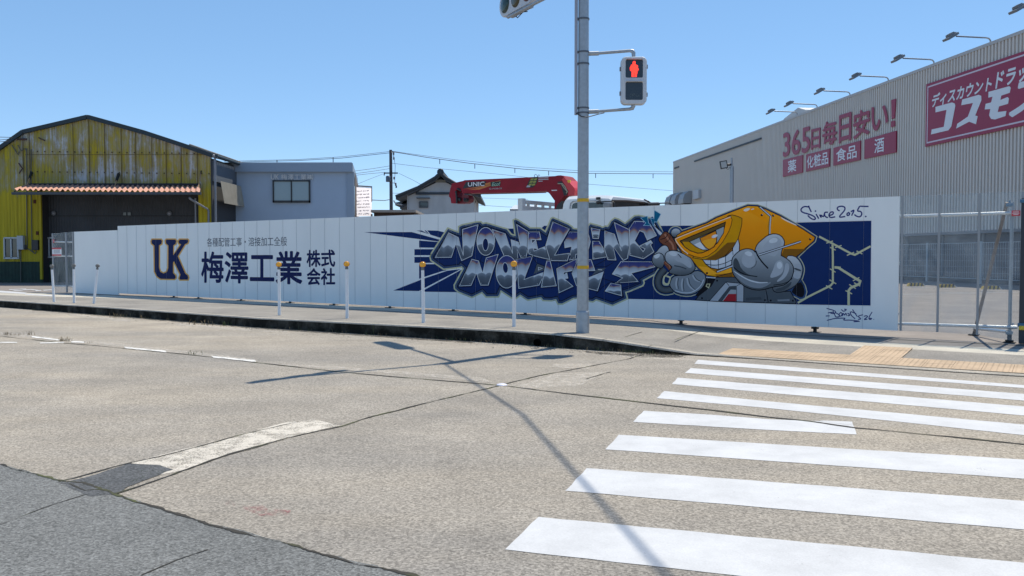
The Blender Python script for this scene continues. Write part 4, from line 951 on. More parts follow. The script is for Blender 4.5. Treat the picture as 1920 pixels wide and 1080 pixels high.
# pedestrian signal on two arms
hx0, hx1 = atp(1165, 150, -.12).x, atp(1213, 150, -.12).x; hz0, hz1 = atp(1189, 195, -.12).z, atp(1189, 106, -.12).z
hc = Vector(((hx0 + hx1) / 2, SY - .05, (hz0 + hz1) / 2)); hw = hx1 - hx0; hh = hz1 - hz0
ps = thing('pedestrian_signal', 'pedestrian signal showing a red standing figure on two arms of the grey pole', 'traffic light', (SX, SY, hz0))
M_sig = mat('signal grey white', (.55, .57, .60), rough=.45)
m = MB(); n = 28; prof = []
def rrect(cx, cz, w, h, r, k=6):
    out = []
    for qx, qz, a0 in ((1, 1, 0), (-1, 1, 90), (-1, -1, 180), (1, -1, 270)):
        for i in range(k + 1):
            a = R(a0 + 90 * i / k); out.append((cx + qx * (w / 2 - r) + r * math.cos(a), cz + qz * (h / 2 - r) + r * math.sin(a)))
    return out
def loft(m, rings, mi=0):
    n = len(rings[0]); vs = [v for r in rings for v in r]
    fs = [(i * n + k, i * n + (k + 1) % n, (i + 1) * n + (k + 1) % n, (i + 1) * n + k) for i in range(len(rings) - 1) for k in range(n)]
    m.add(vs, fs, mi); m.add(rings[0], [list(range(n))], mi); m.add(rings[-1], [list(range(n))[::-1]], mi)
yf = SY - .12
rings = []
for dy, sh in ((.14, .03), (.13, .0), (.012, .0), (0, .012)):
    rings.append([Vector((x, yf + dy, z)) for x, z in rrect(hc.x, hc.z, hw - sh, hh - sh, .07)])
loft(m, rings); m.build('housing', M_sig, ps)
sc_ = hh / 405.0          # zoom pixels of the signal to metres
def sgp(x, y): return (hc.x + (x - 1302) * sc_ * .995, hc.z - (y - 678) * sc_)
M_lens = mat('dark signal lens', (.014, .018, .026), rough=.15, spec=.7)
for (ya, yb_) in ((503, 655), (695, 845)):
    x0, z1 = sgp(1228, ya); x1, z0 = sgp(1377, yb_); m = MB()
    o_ = [Vector((x, yf - .003, z)) for x, z in rrect((x0 + x1) / 2, (z0 + z1) / 2, x1 - x0, z1 - z0, .02)]
    m.poly(o_); ln = m.build('lens', M_lens, ps)
    m = MB(); m.box(((x0 + x1) / 2, yf - .03, z1 + .006), (x1 - x0, .06, .006)); m.build('hood', M_sig, ps)
    if ya == 503:
        fig = [(1300, 512), (1312, 520), (1314, 532), (1308, 540), (1325, 546), (1335, 560), (1340, 590), (1332, 598), (1328, 600), (1326, 648), (1306, 648), (1302, 615), (1298, 648), (1279, 648), (1277, 600), (1268, 598), (1263, 590), (1268, 560), (1276, 546), (1292, 540), (1287, 532), (1289, 520)]
        m = MB()
        def inside(px, py):
            c = False
            for i in range(len(fig)):
                (ax_1, ay), (bx, by) = fig[i], fig[i - 1]
                if (ay > py) != (by > py) and px < (bx - ax_1) * (py - ay) / (by - ay) + ax_1: c = not c
            return c
        for gx in range(1262, 1342, 5):
            for gy in range(512, 650, 5):
                if inside(gx, gy):
                    x, z = sgp(gx, gy); m.lathe((x, yf - .004, z), [(.0038, 0), (.003, .002), (.001, .003)], 6, 0, (0, -1, 0))
        m.build('red_figure', mat('red led', (.6, .02, .01), emit=((1.0, .045, .025), 2.0)), ps)
    else:
        m = MB()
        for k in range(26):
            gx = 1300 + random.gauss(0, 22); gy = 805 + random.gauss(0, 14)
            if 1236 < gx < 1370 and gy < 838: x, z = sgp(gx, gy); m.lathe((x, yf - .004, z), [(.0035, 0), (.001, .0015)], 5, 0, (0, -1, 0))
        m.build('unlit_leds', mat('unlit led', (.16, .20, .17), rough=.3), ps)
for sx_, yy in ((-1, 575), (-1, 785), (1, 555), (1, 795)):
    x, z = sgp(1302 + sx_ * 113, yy); MB().box((x, yf + .06, z), (.03, .04, .06), 0, None, .006).build('latch', mat('latch grey', (.2, .2, .22), rough=.5), ps)
for ya, up_ in ((98, 1), (210, -1)):
    z = atp(1100, ya + (2 if up_ > 0 else -1)).z; zz = hz1 if up_ > 0 else hz0
    ze = z + .03
    m = MB(); m.tube([(SX + .06, SY, z - .005), (SX + .22, SY, z)], .032, 10); m.tube([(SX + .2, SY, z), (hc.x - .05, SY - .03, ze), (hc.x - .015, SY - .045, ze + up_ * -.008), (hc.x, SY - .05, ze - up_ * .04), (hc.x, SY - .05, zz)], [.021, .023, .03, .03, .026], 12); m.build('arm', M_galv, ps)
m = MB(); z = atp(1085, 213).z
m.tube([(cx, SY - .05, z), (cx + .07, SY - .12, z - .06), (SX + .05, SY - .12, z - .07), (SX + .22, SY - .06, z - .015), (SX + .3, SY - .035, z + .005)], .007, 6); m.build('cable', M_black, ps)
# vehicle signals on overhead arms
def vehicle_signal(label, p0, dirv, lens_side):
    """horizontal three-lens signal; p0 lower edge at the outer end, dirv along the body"""
    d = Vector(dirv).normalized(); nn = Vector((d.y, -d.x, 0)) * lens_side
    t = thing('vehicle_signal', label, 'traffic light', p0, 'vehicle signals on the overhead arms')
    L_ = 1.25; H_ = .42; m = MB(); c = Vector(p0) + d * (L_ / 2) + UP * (H_ / 2)
    rr = []
    for dy, sh in ((-.1, .05), (-.09, 0), (.0, 0), (.02, .02)):
        rr.append([c + d * x + UP * z + nn * dy for x, z in rrect(0, 0, L_ - sh, H_ - sh, .19, 8)])
    loft(m, rr); m.build('housing', M_sig, t)
    for k, cc in enumerate(((.02, .05, .045), (.05, .045, .02), (.10, .022, .022))):
        q = c + d * (-.4 + .4 * k) + nn * .02
        m = MB(); m.lathe(q, [(.155, 0), (.15, .012), (.10, .03), (.001, .04)], 22, 0, nn); m.build('lens', mat('signal lens %d' % k, cc, rough=.25), t)
    q = c - UP * .24 - nn * .04
    m = MB(); m.tube([q - d * .25, q + d * .45], .03, 10); m.box(q - d * .2 + UP * .03, (.12, .08, .1), 0, (d, nn, UP), .01); m.box(q + d * .4 + UP * .03, (.1, .08, .1), 0, (d, nn, UP), .01); m.build('bracket', M_galv, t)
    m = MB(); m.tube([q - d * .15, q - d * .05 - UP * .07, q + d * .15 - UP * .02, q + d * .3 - UP * .05], .008, 6); m.build('cable', M_black, t)
    return t
dA = Vector((.43, -.83, 0)).normalized(); pA = ondepth(938, 37, 15.5)
vehicle_signal('grey three lens traffic signal cut by the top edge of the picture', pA, dA, 1)
dB = Vector((.46, .89, 0)).normalized() if False else Vector((.62, .78, 0)).normalized()
pB_ = Vector((-.75, 11.35, 5.75)); vehicle_signal('second traffic signal on the arm reaching over the road', pB_, dB, -1)
top = Vector((SX, SY, 5.5))
endA = pA + dA * .3 - UP * .03 + Vector((0, 0, 0)); m = MB(); m.tube([top - UP * .2, Vector((endA.x, endA.y, endA.z))], [.035, .026], 12); m.build('arm', M_galv, sp)
endB = pB_ + dB * .2 + UP * .1; m = MB(); m.tube([top, Vector((endB.x, endB.y, 5.72))], [.04, .028], 12); m.build('arm', M_galv, sp)
m = MB(); m.tube([Vector((SX, SY, 5.65)), Vector((2.05, 9.6, 6.05)), Vector((2.86, 5.6, 6.6)), Vector((3.6, 1.5, 7.2)), Vector((4.8, -6, 8.3))], .017, 8)
tag(m.build('overhead_cable', M_black), 'thick black cable running from the signal pole over the crosswalk', 'cable')

# ------------------------------------------------------------------ weeds along the kerb
M_weed = mat('weed green', (.055, .085, .025), rough=.8, var=.4, vscale=9); M_dry = mat('dry weed', (.20, .155, .09), rough=.9, var=.3, vscale=9)
wd = MB()
def blade(p, h, mi):
    a = random.uniform(0, 6.28); w = h * .07; le = random.uniform(.2, .7) * h; d = Vector((math.cos(a), math.sin(a), 0)); s_ = Vector((-d.y, d.x, 0)) * w
    wd.add([p - s_, p + s_, p + d * le * .4 + UP * h * .65 + s_ * .7, p + d * le * .4 + UP * h * .65 - s_ * .7, p + d * le + UP * h], [(0, 1, 2, 3), (3, 2, 4)], mi)
kw = [onz(x, interp(KX, KY, x) + .5, .0) for x in range(60, 1300, 6)]
for p in kw:
    if random.random() < .45:
        dry = random.random() < .6
        for _ in range(random.randint(2, 9)): blade(p + Vector((random.uniform(-.06, .06), random.uniform(-.06, .0), 0)), random.uniform(.015, .06), 1 if dry else 0)
for (x, y, n, h, mi) in ((131, 583, 60, .16, 0), (195, 590, 30, .1, 0), (378, 609, 26, .12, 1), (424, 610, 20, .09, 0), (222, 595, 24, .11, 1), (110, 578, 20, .1, 0), (270, 597, 18, .1, 1), (238, 594, 12, .09, 1), (632, 622, 26, .09, 1), (500, 613, 20, .07, 0)):
    c = onz(x, y, 0)
    for _ in range(n): blade(c + Vector((random.gauss(0, .09), random.gauss(0, .04), 0)), random.uniform(.3, 1) * h, mi)
for (x, y, n, h, mi) in ((120, 641, 36, .085, 1), (58, 629, 12, .09, 1), (163, 644, 16, .05, 1), (12, 629, 30, .06, 1), (30, 630, 30, .05, 1), (355, 664, 10, .05, 0), (368, 666, 12, .06, 0)):
    c = onz(x, y, 0)
    for _ in range(n): blade(c + Vector((random.gauss(0, .06), random.gauss(0, .03), .01)), random.uniform(.3, 1) * h, mi)
for k in range(700):
    t = random.random(); a, b = onz(1130, 656, 0), onz(1270, 666, 0); p = a.lerp(b, t) + Vector((random.gauss(0, .05), random.uniform(-.14, .02), 0)); blade(p, random.uniform(.012, .04), random.choice((1, 2, 2, 2, 0)))
for pts, n in (([(250, 888), (330, 882), (420, 855), (450, 845)], 60), ([(240, 905), (290, 889), (310, 885)], 40), ([(28, 880), (60, 887)], 30), ([(1010, 730), (1230, 757)], 60)):
    for _ in range(n):
        x0, y0 = pts[0]; x1, y1 = pts[-1]; t = random.random(); p = onz(x0 + (x1 - x0) * t, y0 + (y1 - y0) * t, .008); blade(p + Vector((random.gauss(0, .02), random.gauss(0, .02), 0)), random.uniform(.005, .014), 0)
o = wd.build('kerb_weeds', [M_weed, M_dry, mat('dead weed', (.06, .045, .03), rough=.95)], fixn=False); struct(o, 'stuff')
# grit swept into the gutter
gr = MB()
for k in range(500):
    x = random.uniform(60, 1290); p = onz(x, interp(KX, KY, x) + abs(random.gauss(0, 3)) + .6, .003); s_ = random.uniform(.004, .013)
    gr.add([p + Vector((-s_, -s_, 0)), p + Vector((s_, -s_ * .6, 0)), p + Vector((.2 * s_, s_, 0)), p + Vector((0, 0, s_))], [(0, 1, 3), (1, 2, 3), (2, 0, 3)])
struct(gr.build('gutter_grit', mat('grit', (.2, .18, .15), rough=.95, var=.3, vscale=30), fixn=False), 'stuff')
# ------------------------------------------------------------------ yellow warehouse
def yellow_mat():
    m = bpy.data.materials.new('weathered yellow sheet'); m.use_nodes = True; nt = m.node_tree; L = nt.links
    b = nt.nodes['Principled BSDF']; b.inputs['Roughness'].default_value = .7; b.inputs['Specular IOR Level'].default_value = .25
    tc = N(nt, 'ShaderNodeTexCoord'); mp = N(nt, 'ShaderNodeMapping'); mp.inputs['Scale'].default_value = (1.5, 1.5, .75); L.new(tc.outputs['Object'], mp.inputs[0])
    mp2 = N(nt, 'ShaderNodeMapping'); mp2.inputs['Scale'].default_value = (9.0, 9.0, .35); L.new(tc.outputs['Object'], mp2.inputs[0])
    n1 = N(nt, 'ShaderNodeTexNoise', Scale=.75, Detail=6.0, Roughness=.68); L.new(mp.outputs[0], n1.inputs['Vector'])
    n2 = N(nt, 'ShaderNodeTexNoise', Scale=1.3, Detail=3.0, Roughness=.6); L.new(mp2.outputs[0], n2.inputs['Vector'])
    sx = N(nt, 'ShaderNodeSeparateXYZ'); L.new(tc.outputs['Object'], sx.inputs[0])
    hr = N(nt, 'ShaderNodeMapRange'); hr.inputs[1].default_value = 3.2; hr.inputs[2].default_value = 4.6; hr.inputs[3].default_value = -.22; hr.inputs[4].default_value = .055; L.new(sx.outputs[2], hr.inputs[0])   # paint wears more high up, above the awning
    xr = N(nt, 'ShaderNodeMapRange'); xr.inputs[1].default_value = -4.4; xr.inputs[2].default_value = -3.2; xr.inputs[3].default_value = -.09; xr.inputs[4].default_value = .0; L.new(sx.outputs[0], xr.inputs[0])
    a = N(nt, 'ShaderNodeMath', operation='MULTIPLY_ADD'); a.inputs[1].default_value = .38; L.new(n2.outputs['Fac'], a.inputs[0]); L.new(n1.outputs['Fac'], a.inputs[2])
    a2 = N(nt, 'ShaderNodeMath', operation='ADD'); L.new(a.outputs[0], a2.inputs[0]); L.new(hr.outputs[0], a2.inputs[1])
    a3 = N(nt, 'ShaderNodeMath', operation='ADD'); L.new(a2.outputs[0], a3.inputs[0]); L.new(xr.outputs[0], a3.inputs[1])
    cr = N(nt, 'ShaderNodeValToRGB'); e = cr.color_ramp.elements; e[0].position = .595; e[0].color = (.45, .36, .022, 1); e[1].position = .87; e[1].color = (.46, .49, .51, 1)
    q = e.new(.69); q.color = (.34, .285, .06, 1); q = e.new(.79); q.color = (.34, .31, .19, 1)
    L.new(a3.outputs[0], cr.inputs[0])
    mp3 = N(nt, 'ShaderNodeMapping'); mp3.inputs['Scale'].default_value = (3.2, 3.2, 3.2); L.new(tc.outputs['Object'], mp3.inputs[0])
    n3 = N(nt, 'ShaderNodeTexNoise', Scale=1.2, Detail=5.0); L.new(mp2.outputs[0], n3.inputs['Vector'])
    mr = N(nt, 'ShaderNodeMapRange'); mr.inputs[1].default_value = .3; mr.inputs[2].default_value = .7; mr.inputs[3].default_value = .72; mr.inputs[4].default_value = 1.15; L.new(n3.outputs['Fac'], mr.inputs[0])
    vm = N(nt, 'ShaderNodeVectorMath', operation='SCALE'); L.new(cr.outputs[0], vm.inputs[0]); L.new(mr.outputs[0], vm.inputs['Scale']); L.new(vm.outputs[0], b.inputs['Base Color'])
    return m
M_yel = yellow_mat()
M_roofd = mat('dark green roof trim', (.018, .035, .045), rough=.6, var=.15, vscale=2)
M_slate = mat('grey corrugated roof', (.20, .19, .175), rough=.85, var=.25, vscale=1.5)
YW = 38.7
wh = thing('warehouse', 'old corrugated warehouse with flaking yellow paint and a pitched roof', 'warehouse', (-20, YW, .13))
def W_(x, y, dy=0.0): return ondepth(x, y, YW + dy)
XL = W_(-70, 400).x; XR = W_(398, 400).x; GZ = .12
def corrugated(mb, x0, x1, topf, botf, y, amp=.018, pitch=.15, mi=0, sign=1):
    """vertical corrugated sheet facing -Y between x0 and x1"""
    n = max(2, int((x1 - x0) / (pitch / 4))); vs = []
    for i in range(n + 1):
        x = x0 + (x1 - x0) * i / n; yy = y - amp * math.sin(2 * math.pi * (x / pitch))
        vs += [(x, yy, botf(x)), (x, yy, topf(x))]
    mb.add(vs, [(2 * i, 2 * i + 2, 2 * i + 3, 2 * i + 1) for i in range(n)], mi, True)
rl = [W_(-75, 330), W_(0, 278), W_(44, 247), W_(165, 219), W_(270, 248), W_(352, 275), W_(400, 292)]
roofz = lambda x: interp([p.x for p in rl], [p.z for p in rl], x)
xd0, xd1 = W_(78, 400).x, W_(372, 400).x; za = W_(200, 352).z
m = MB()
corrugated(m, XL, xd0, lambda x: roofz(x) - .02, lambda x: 1.05, YW)
corrugated(m, xd0, xd1, lambda x: roofz(x) - .02, lambda x: za - .3, YW)
corrugated(m, xd1, XR, lambda x: roofz(x) - .02, lambda x: GZ, YW)
for zz in (W_(100, 289.5).z,):                # lapped sheet joints
    for k in range(60):
        x0 = W_(48, 300).x + (XR - W_(48, 300).x) * k / 60; x1 = W_(48, 300).x + (XR - W_(48, 300).x) * (k + 1) / 60
        m.add([(x0, YW - .022, zz + .0), (x1, YW - .022, zz), (x1, YW - .030, zz - .02), (x0, YW - .030, zz - .02)], [(0, 1, 2, 3)], 1)
for px in (44, 56, 138, 168, 197, 228, 255, 285, 312, 340, 370):
    x = W_(px, 300).x; m.box((x, YW - .022, (roofz(x) + za) / 2), (.025, .012, roofz(x) - za - .1), 1)
for px in range(70, 396, 14):
    for py in (284, 322): m.box(W_(px, py + (px - 70) * .012, -.03), (.05, .02, .05), 2)
mo_ = m.build('front_wall', [M_yel, mat('rusty joint', (.13, .095, .03), rough=.85), mat('rust spot', (.07, .045, .02), rough=.9)], wh, fixn=False)
m = MB(); corrugated(m, XL, xd0, lambda x: 1.06, lambda x: GZ, YW + .0); m.build('green_base', mat('dark green base', (.012, .035, .024), rough=.7, var=.3, vscale=4), wh, fixn=False)
m = MB(); m.box((xd0 - .03, YW - .03, (za + GZ) / 2), (.1, .1, za - GZ - .3)); m.build('door_post', M_yel, wh)
m = MB()                                    # barge trim along the verge and the roof sheets behind it
for a, b in zip(rl, rl[1:]):
    d = (b - a).normalized(); u = Vector((-d.z, 0, d.x))
    m.prism([a + u * .07, a - u * .10, b - u * .10, b + u * .07], (0, -.14, 0))
m.build('roof_trim', M_roofd, wh)
m = MB()
for a, b in zip(rl, rl[1:]):
    k = max(1, int((b - a).length / .08)); d = (b - a).normalized(); u = Vector((-d.z, 0, d.x)); vs = []
    for y in (YW, YW + 16):
        pass
    m.prism([a + u * .09, a + u * .02, b + u * .02, b + u * .09], (0, 16, 0))
for i in range(70):
    y = YW + .2 + i * .225
    m.tube([rl[-2] + Vector((0, y - YW, .10)), rl[-1] + Vector((.12, y - YW, .06))], .06, 6)
m.build('roof', M_slate, wh)
# right side wall: upper grey sheet, lower translucent sheets, dark opening
m = MB(); m.box((XR - .03, YW + 8, 2.9), (.06, 16, 5.4)); m.build('side_wall', mat('dark side wall', (.05, .055, .06), rough=.8), wh)
m = MB(); m.box((XR + .03, YW + 8, W_(405, 320).z), (.06, 15.9, .9)); m.build('upper_side_sheet', mat('grey side sheet', (.10, .12, .145), rough=.7), wh)
m = MB()
for i in range(80):
    y = YW + .4 + i * .17; z1, z0 = W_(405, 338).z, W_(405, 380).z
    m.add([(XR + .25 + .0, y, z1), (XR + .29, y + .085, z1), (XR + .45, y + .085, z0), (XR + .41, y, z0), (XR + .25, y + .17, z1), (XR + .41, y + .17, z0)], [(0, 1, 2, 3), (1, 4, 5, 2)])
m.build('side_canopy', mat('pale corrugated sheet', (.30, .28, .23), rough=.8, var=.15, vscale=2), wh)
m = MB(); a = W_(403, 296, -.06); m.tube([(a.x, a.y, a.z), (a.x, a.y, .2)], .05, 10); m.tube([(a.x - .1, a.y, a.z + .1), (a.x + .12, a.y + .05, a.z + .02)], .07, 8); m.build('downpipe', mat('grey pvc', (.20, .22, .25), rough=.5), wh)
m = MB(); m.tube([rl[-1] + Vector((.16, -.1, -.03)), rl[-1] + Vector((.16, 16, -.03))], .08, 8); m.build('side_gutter', M_roofd, wh)
# recessed dark sliding door
m = MB(); corrugated(m, xd0, xd1, lambda x: za, lambda x: GZ, YW + .55, .012, .12); m.build('sliding_door', mat('dark sheet door', (.045, .05, .058), rough=.7, var=.2, vscale=1.2), wh, fixn=False)
m = MB(); corrugated(m, xd0, xd1, lambda x: 1.06, lambda x: GZ, YW + .50, .012, .12); m.build('green_base', mat('dark green base', (.012, .035, .024)), wh, fixn=False)
m = MB(); m.box(((xd0 + xd1) / 2, YW + .3, za + .02), (xd1 - xd0, .6, .05)); m.box((xd0 - .0, YW + .3, (za + GZ) / 2), (.05, .55, za - GZ)); m.box((xd1, YW + .3, (za + GZ) / 2), (.05, .55, za - GZ)); m.build('door_reveal', mat('reveal', (.04, .04, .045), rough=.8), wh)
m = MB(); m.box(((xd0 + xd1) / 2, YW + .5, W_(200, 404).z), (xd1 - xd0, .04, .05)); m.build('door_rail', M_black, wh)
for px in (101, 318):
    m = MB(); c = W_(px, 400, .5); m.lathe(c, [(.001, .1), (.09, .08), (.11, 0), (.10, -.03)], 14, 0, (-.4, -1, 0)); m.build('lamp', mat('lamp grey', (.22, .23, .25), rough=.4), wh)
for px in (234, 242.5):
    m = MB(); m.box(W_(px, 401, .48), (.14, .03, .13)); m.build('door_window', mat('door pane', (.16, .17, .16), rough=.2), wh)
# awning: orange pink corrugated sheets
aw0, aw1 = W_(27, 357.5, -2.5), W_(374, 362.5, -2.5); ab0, ab1 = W_(53, 348.5), W_(376, 350.5)
m = MB(); n = 240; vs = []
for i in range(n + 1):
    t = i / n; ph = math.cos(t * 2 * math.pi * 34.5) * .045
    f = aw0.lerp(aw1, t); b = ab0.lerp(ab1, t); vs += [f + UP * (ph + .05), b + UP * (ph + .04)]
m.add(vs, [(2 * i, 2 * i + 2, 2 * i + 3, 2 * i + 1) for i in range(n)], 0, True); m.build('awning', mat('salmon corrugated sheet', (.50, .27, .205), rough=.75, var=.12, vscale=1.5), wh, fixn=False)
m = MB(); c = (aw0 + aw1) / 2; m.box((c.x, c.y - .03, c.z - .06), ((aw1 - aw0).length + .15, .13, .11), 0, None, .012); m.build('awning_gutter', mat('dark gutter', (.045, .055, .07), rough=.5), wh)
m = MB(); c = (ab0 + ab1) / 2; m.box((c.x, c.y - .04, c.z + .08), ((ab1 - ab0).length, .08, .1)); m.build('awning_flashing', mat('black flashing', (.02, .02, .028), rough=.7), wh)
m = MB()
for k in range(9): f = aw0.lerp(aw1, k / 8); b = ab0.lerp(ab1, k / 8); m.tube([f + UP * -.03, b + UP * -.05], .025, 6)
m.build('awning_frame', M_black, wh)
for (x0, y0, x1, y1, c2) in ((51, 347, 59, 324, 1), (214, 353, 222, 328, 1), (372, 352, 377, 322, 0)):
    m = MB(); a = W_(x0, y0, -.8); b = W_(x1, y1, -.02); m.tube([a, b], .026, 6); m.build('stay_rod', mat('rusty rod', (.36, .22, .12), rough=.8), wh)
    m = MB(); q = a.lerp(b, .55); m.tube([q, b + (b - a) * .15], [.05, .075] if c2 else [.02, .03], 7); m.build('rod_bracket', mat('tar black', (.012, .014, .012), rough=.8), wh)
m = MB(); m.tube([W_(355, 371, -2.4), W_(358, 374, -2.3), W_(389, 392, -.1), W_(391, 396, -.06), W_(391, 420, -.06)], .045, 8); m.build('awning_downpipe', mat('grey pvc', (.20, .22, .25)), wh)
m = MB(); m.tube([W_(366, 372, -.05), W_(367, 425, -.05)], .04, 8); m.build('downpipe', mat('grey pvc', (.20, .22, .25)), wh)
# windows, meters, conduits on the left
for (x0, y0, x1, y1) in ((9, 446, 34, 484), (84, 446, 101, 482)):
    dy = -.05 if x0 < 50 else .45
    a, b = W_(x0, y1, dy), W_(x1, y0, dy); c = (a + b) / 2; w, h = b.x - a.x, b.z - a.z
    m = MB(); 
    for (ox, oz, ww, hh2) in ((0, h / 2, w, .06), (0, -h / 2, w + .08, .07), (-w / 2, 0, .05, h), (w / 2, 0, .05, h), (0, 0, .05, h)): m.box((c.x + ox, c.y, c.z + oz), (ww, .09, hh2))
    f = m.build('window', mat('window frame white', (.5, .53, .55), rough=.5), wh)
    MB().box((c.x, c.y + .02, c.z), (w, .02, h)).build('pane', M_glassd, f)
    MB().box((c.x - w * .25, c.y + .04, c.z), (w * .45, .01, h)).build('curtain', mat('curtain', (.35, .36, .36)), f)
for (x0, y0, x1, y1, mm, dp, nm) in ((34, 442, 45, 468, mat('box grey', (.42, .45, .48), rough=.5), .2, 'breaker_box'), (62, 450, 72.5, 469, mat('meter black', (.02, .022, .025), rough=.4), .14, 'electric_meter'), (45, 459, 51, 468, M_black, .1, 'junction_box')):
    a, b = W_(x0, y1, -dp / 2), W_(x1, y0, -dp / 2); c = (a + b) / 2; MB().box(c, (b.x - a.x, dp, b.z - a.z), 0, None, .015).build(nm, mm, wh)
m = MB()
for pts in (((50, 278), (50, 360), (50.5, 440), (51, 462)), ((58.5, 280), (58.5, 350), (60, 470), (64, 475)), ((68, 470), (66, 476), (52, 466)), ((39, 468), (39, 528)), ((33, 272), (40, 283), (47, 278), (50, 285)), ((22, 272), (30, 284), (34, 290), (36, 284))):
    m.tube([W_(x, y, -.06) for x, y in pts], .022, 6)
m.build('conduit', mat('dark conduit', (.10, .10, .085), rough=.6), wh)
for pts, rr_ in (((W_(35, 261, -.1), W_(50, 261, -.1)), .045), ((W_(30, 262, -.35), W_(36, 260.5, -.05)), .03), ((W_(35, 306, -.1), W_(42, 316, -.1), W_(36, 325, -.1)), .03), ((W_(72, 258, -.1), W_(84, 263.5, -.1)), .03)):
    m = MB(); m.tube(list(pts), rr_, 6); m.build('service_bracket', mat('rusty bracket', (.08, .045, .04), rough=.8), wh)
for px, py in ((65, 378), (70, 437)): MB().box(W_(px, py, -.03), (.1, .04, .16)).build('rust_stain', mat('rust brown', (.10, .03, .015), rough=.9), wh)

# ------------------------------------------------------------------ grey company office
YO = 42.0
def O_(x, y, dy=0.0): return ondepth(x, y, YO + dy)
of = thing('office_building', 'plain grey blue office box with a dark framed window and small company lettering', 'office', (O_(540, 480).x, YO, .12))
M_of = mat('grey blue siding', (.345, .435, .55), rough=.55, var=.04, vscale=1, bump=.05, bscale=4); M_fas = mat('grey fascia', (.26, .33, .42), rough=.5)
x0, x1 = O_(427, 400).x, O_(658, 400).x; zt_ = O_(540, 322).z
GR = 1.165                                        # the side walls run away from the street
MB().prism([(x0, YO, .1), (x1, YO, .1), (x1 * GR, YO + 8, .1), (x0 * GR, YO + 8, .1)], (0, 0, zt_ - .1)).build('wall', M_of, of)
m = MB()
for x in (x0, x1): m.box((x, YO - .02, (zt_ + .12) / 2), (.34, .12, zt_ - .12))
m.build('corner_trim', M_fas, of)
fx0, fx1 = O_(420.5, 300).x, O_(663, 300).x; ft, fb2 = O_(540, 305.5, -.25).z, O_(540, 322, -.25).z
m = MB(); m.prism([(fx0, YO - .25, fb2), (fx1, YO - .25, fb2), (fx1 * GR, YO + 8.2, fb2), (fx0 * GR, YO + 8.2, fb2)], (0, 0, ft - fb2)); m.build('fascia', M_fas, of)
MB().prism([(fx0 + .05, YO - .2, ft + .001), (fx1 - .05, YO - .2, ft + .001), (fx1 * GR - .05, YO + 8.1, ft + .001), (fx0 * GR + .05, YO + 8.1, ft + .001)], (0, 0, .035)).build('roof', mat('pale roof edge', (.5, .52, .54)), of)
MB().prism([(x1 + .175, YO + .1, .1), (x1 + .2, YO + .1, .1), (x1 * GR + .26, YO + 7.9, .1), (x1 * GR + .235, YO + 7.9, .1)], (0, 0, zt_ - .15)).build('side_wall', mat('brown side', (.16, .13, .115), rough=.7), of)
a, b = O_(512, 380, -.05), O_(581.5, 338, -.05); c = (a + b) / 2; w, h = b.x - a.x, b.z - a.z
m = MB()
for (ox, oz, ww, hh2) in ((0, h / 2 - .03, w, .06), (0, -h / 2 + .05, w, .1), (-w / 2 + .03, 0, .06, h), (w / 2 - .03, 0, .06, h), (0, 0, .05, h)): m.box((c.x + ox, c.y - .02, c.z + oz), (ww, .1, hh2))
f = m.build('window', mat('window frame black', (.02, .022, .026), rough=.4), of)
for s_ in (-1, 1): MB().box((c.x + s_ * w / 4, c.y, c.z), (w / 2 - .06, .03, h - .1)).build('pane', mat('pale window glass', (.23, .30, .33), rough=.08, spec=.8), f)
m = MB(); q = [O_(508, 336.5, -.1), O_(523, 336.5, -.1), O_(523, 326.5, -.1), O_(508, 326.5, -.1)]
text_on(m, 'UK', q, (0, -1, 0), 0, .015, 0, .04)
q = [O_(527, 337, -.1), O_(587, 337, -.1), O_(587, 326.5, -.1), O_(527, 326.5, -.1)]; text_on(m, '梅澤工業㈱', q, (0, -1, 0), 0, .01, 0, .04)
m.build('lettering', mat('steel letters', (.62, .64, .66), rough=.4), of, fixn=False)

# ------------------------------------------------------------------ white banner, low roof, utility pole, house
YB_ = 45.0
def B_(x, y, dy=0.0): return ondepth(x, y, YB_ + dy)
bm_ = bpy.data.materials.new('sunlit white sheet'); bm_.use_nodes = True; nt = bm_.node_tree
b = nt.nodes['Principled BSDF']; b.inputs['Base Color'].default_value = (.92, .88, .91, 1); b.inputs['Roughness'].default_value = .5
tl = N(nt, 'ShaderNodeBsdfTranslucent'); tl.inputs[0].default_value = (1.0, .96, 1.0, 1); ms = N(nt, 'ShaderNodeMixShader'); ms.inputs[0].default_value = .97
nt.links.new(b.outputs[0], ms.inputs[1]); nt.links.new(tl.outputs[0], ms.inputs[2]); nt.links.new(ms.outputs[0], nt.nodes['Material Output'].inputs[0])
pc_ = B_(681, 400)
bn = thing('sheet_sign', 'bright white translucent sheet sign with faint grey writing right of the grey office', 'sign', (pc_.x, YB_, .12))
dz = Vector((.80, -.6, 0)).normalized()
q = [B_(665, 406), B_(697, 405, -.7), B_(697, 352, -.7), B_(665, 350)]
m = MB(); m.poly(q); m.build('sheet', bm_, bn, fixn=False)
nn = Vector((q[1] - q[0])).cross(UP).normalized()
if nn.y > 0: nn = -nn
m = MB()
random.seed(11)
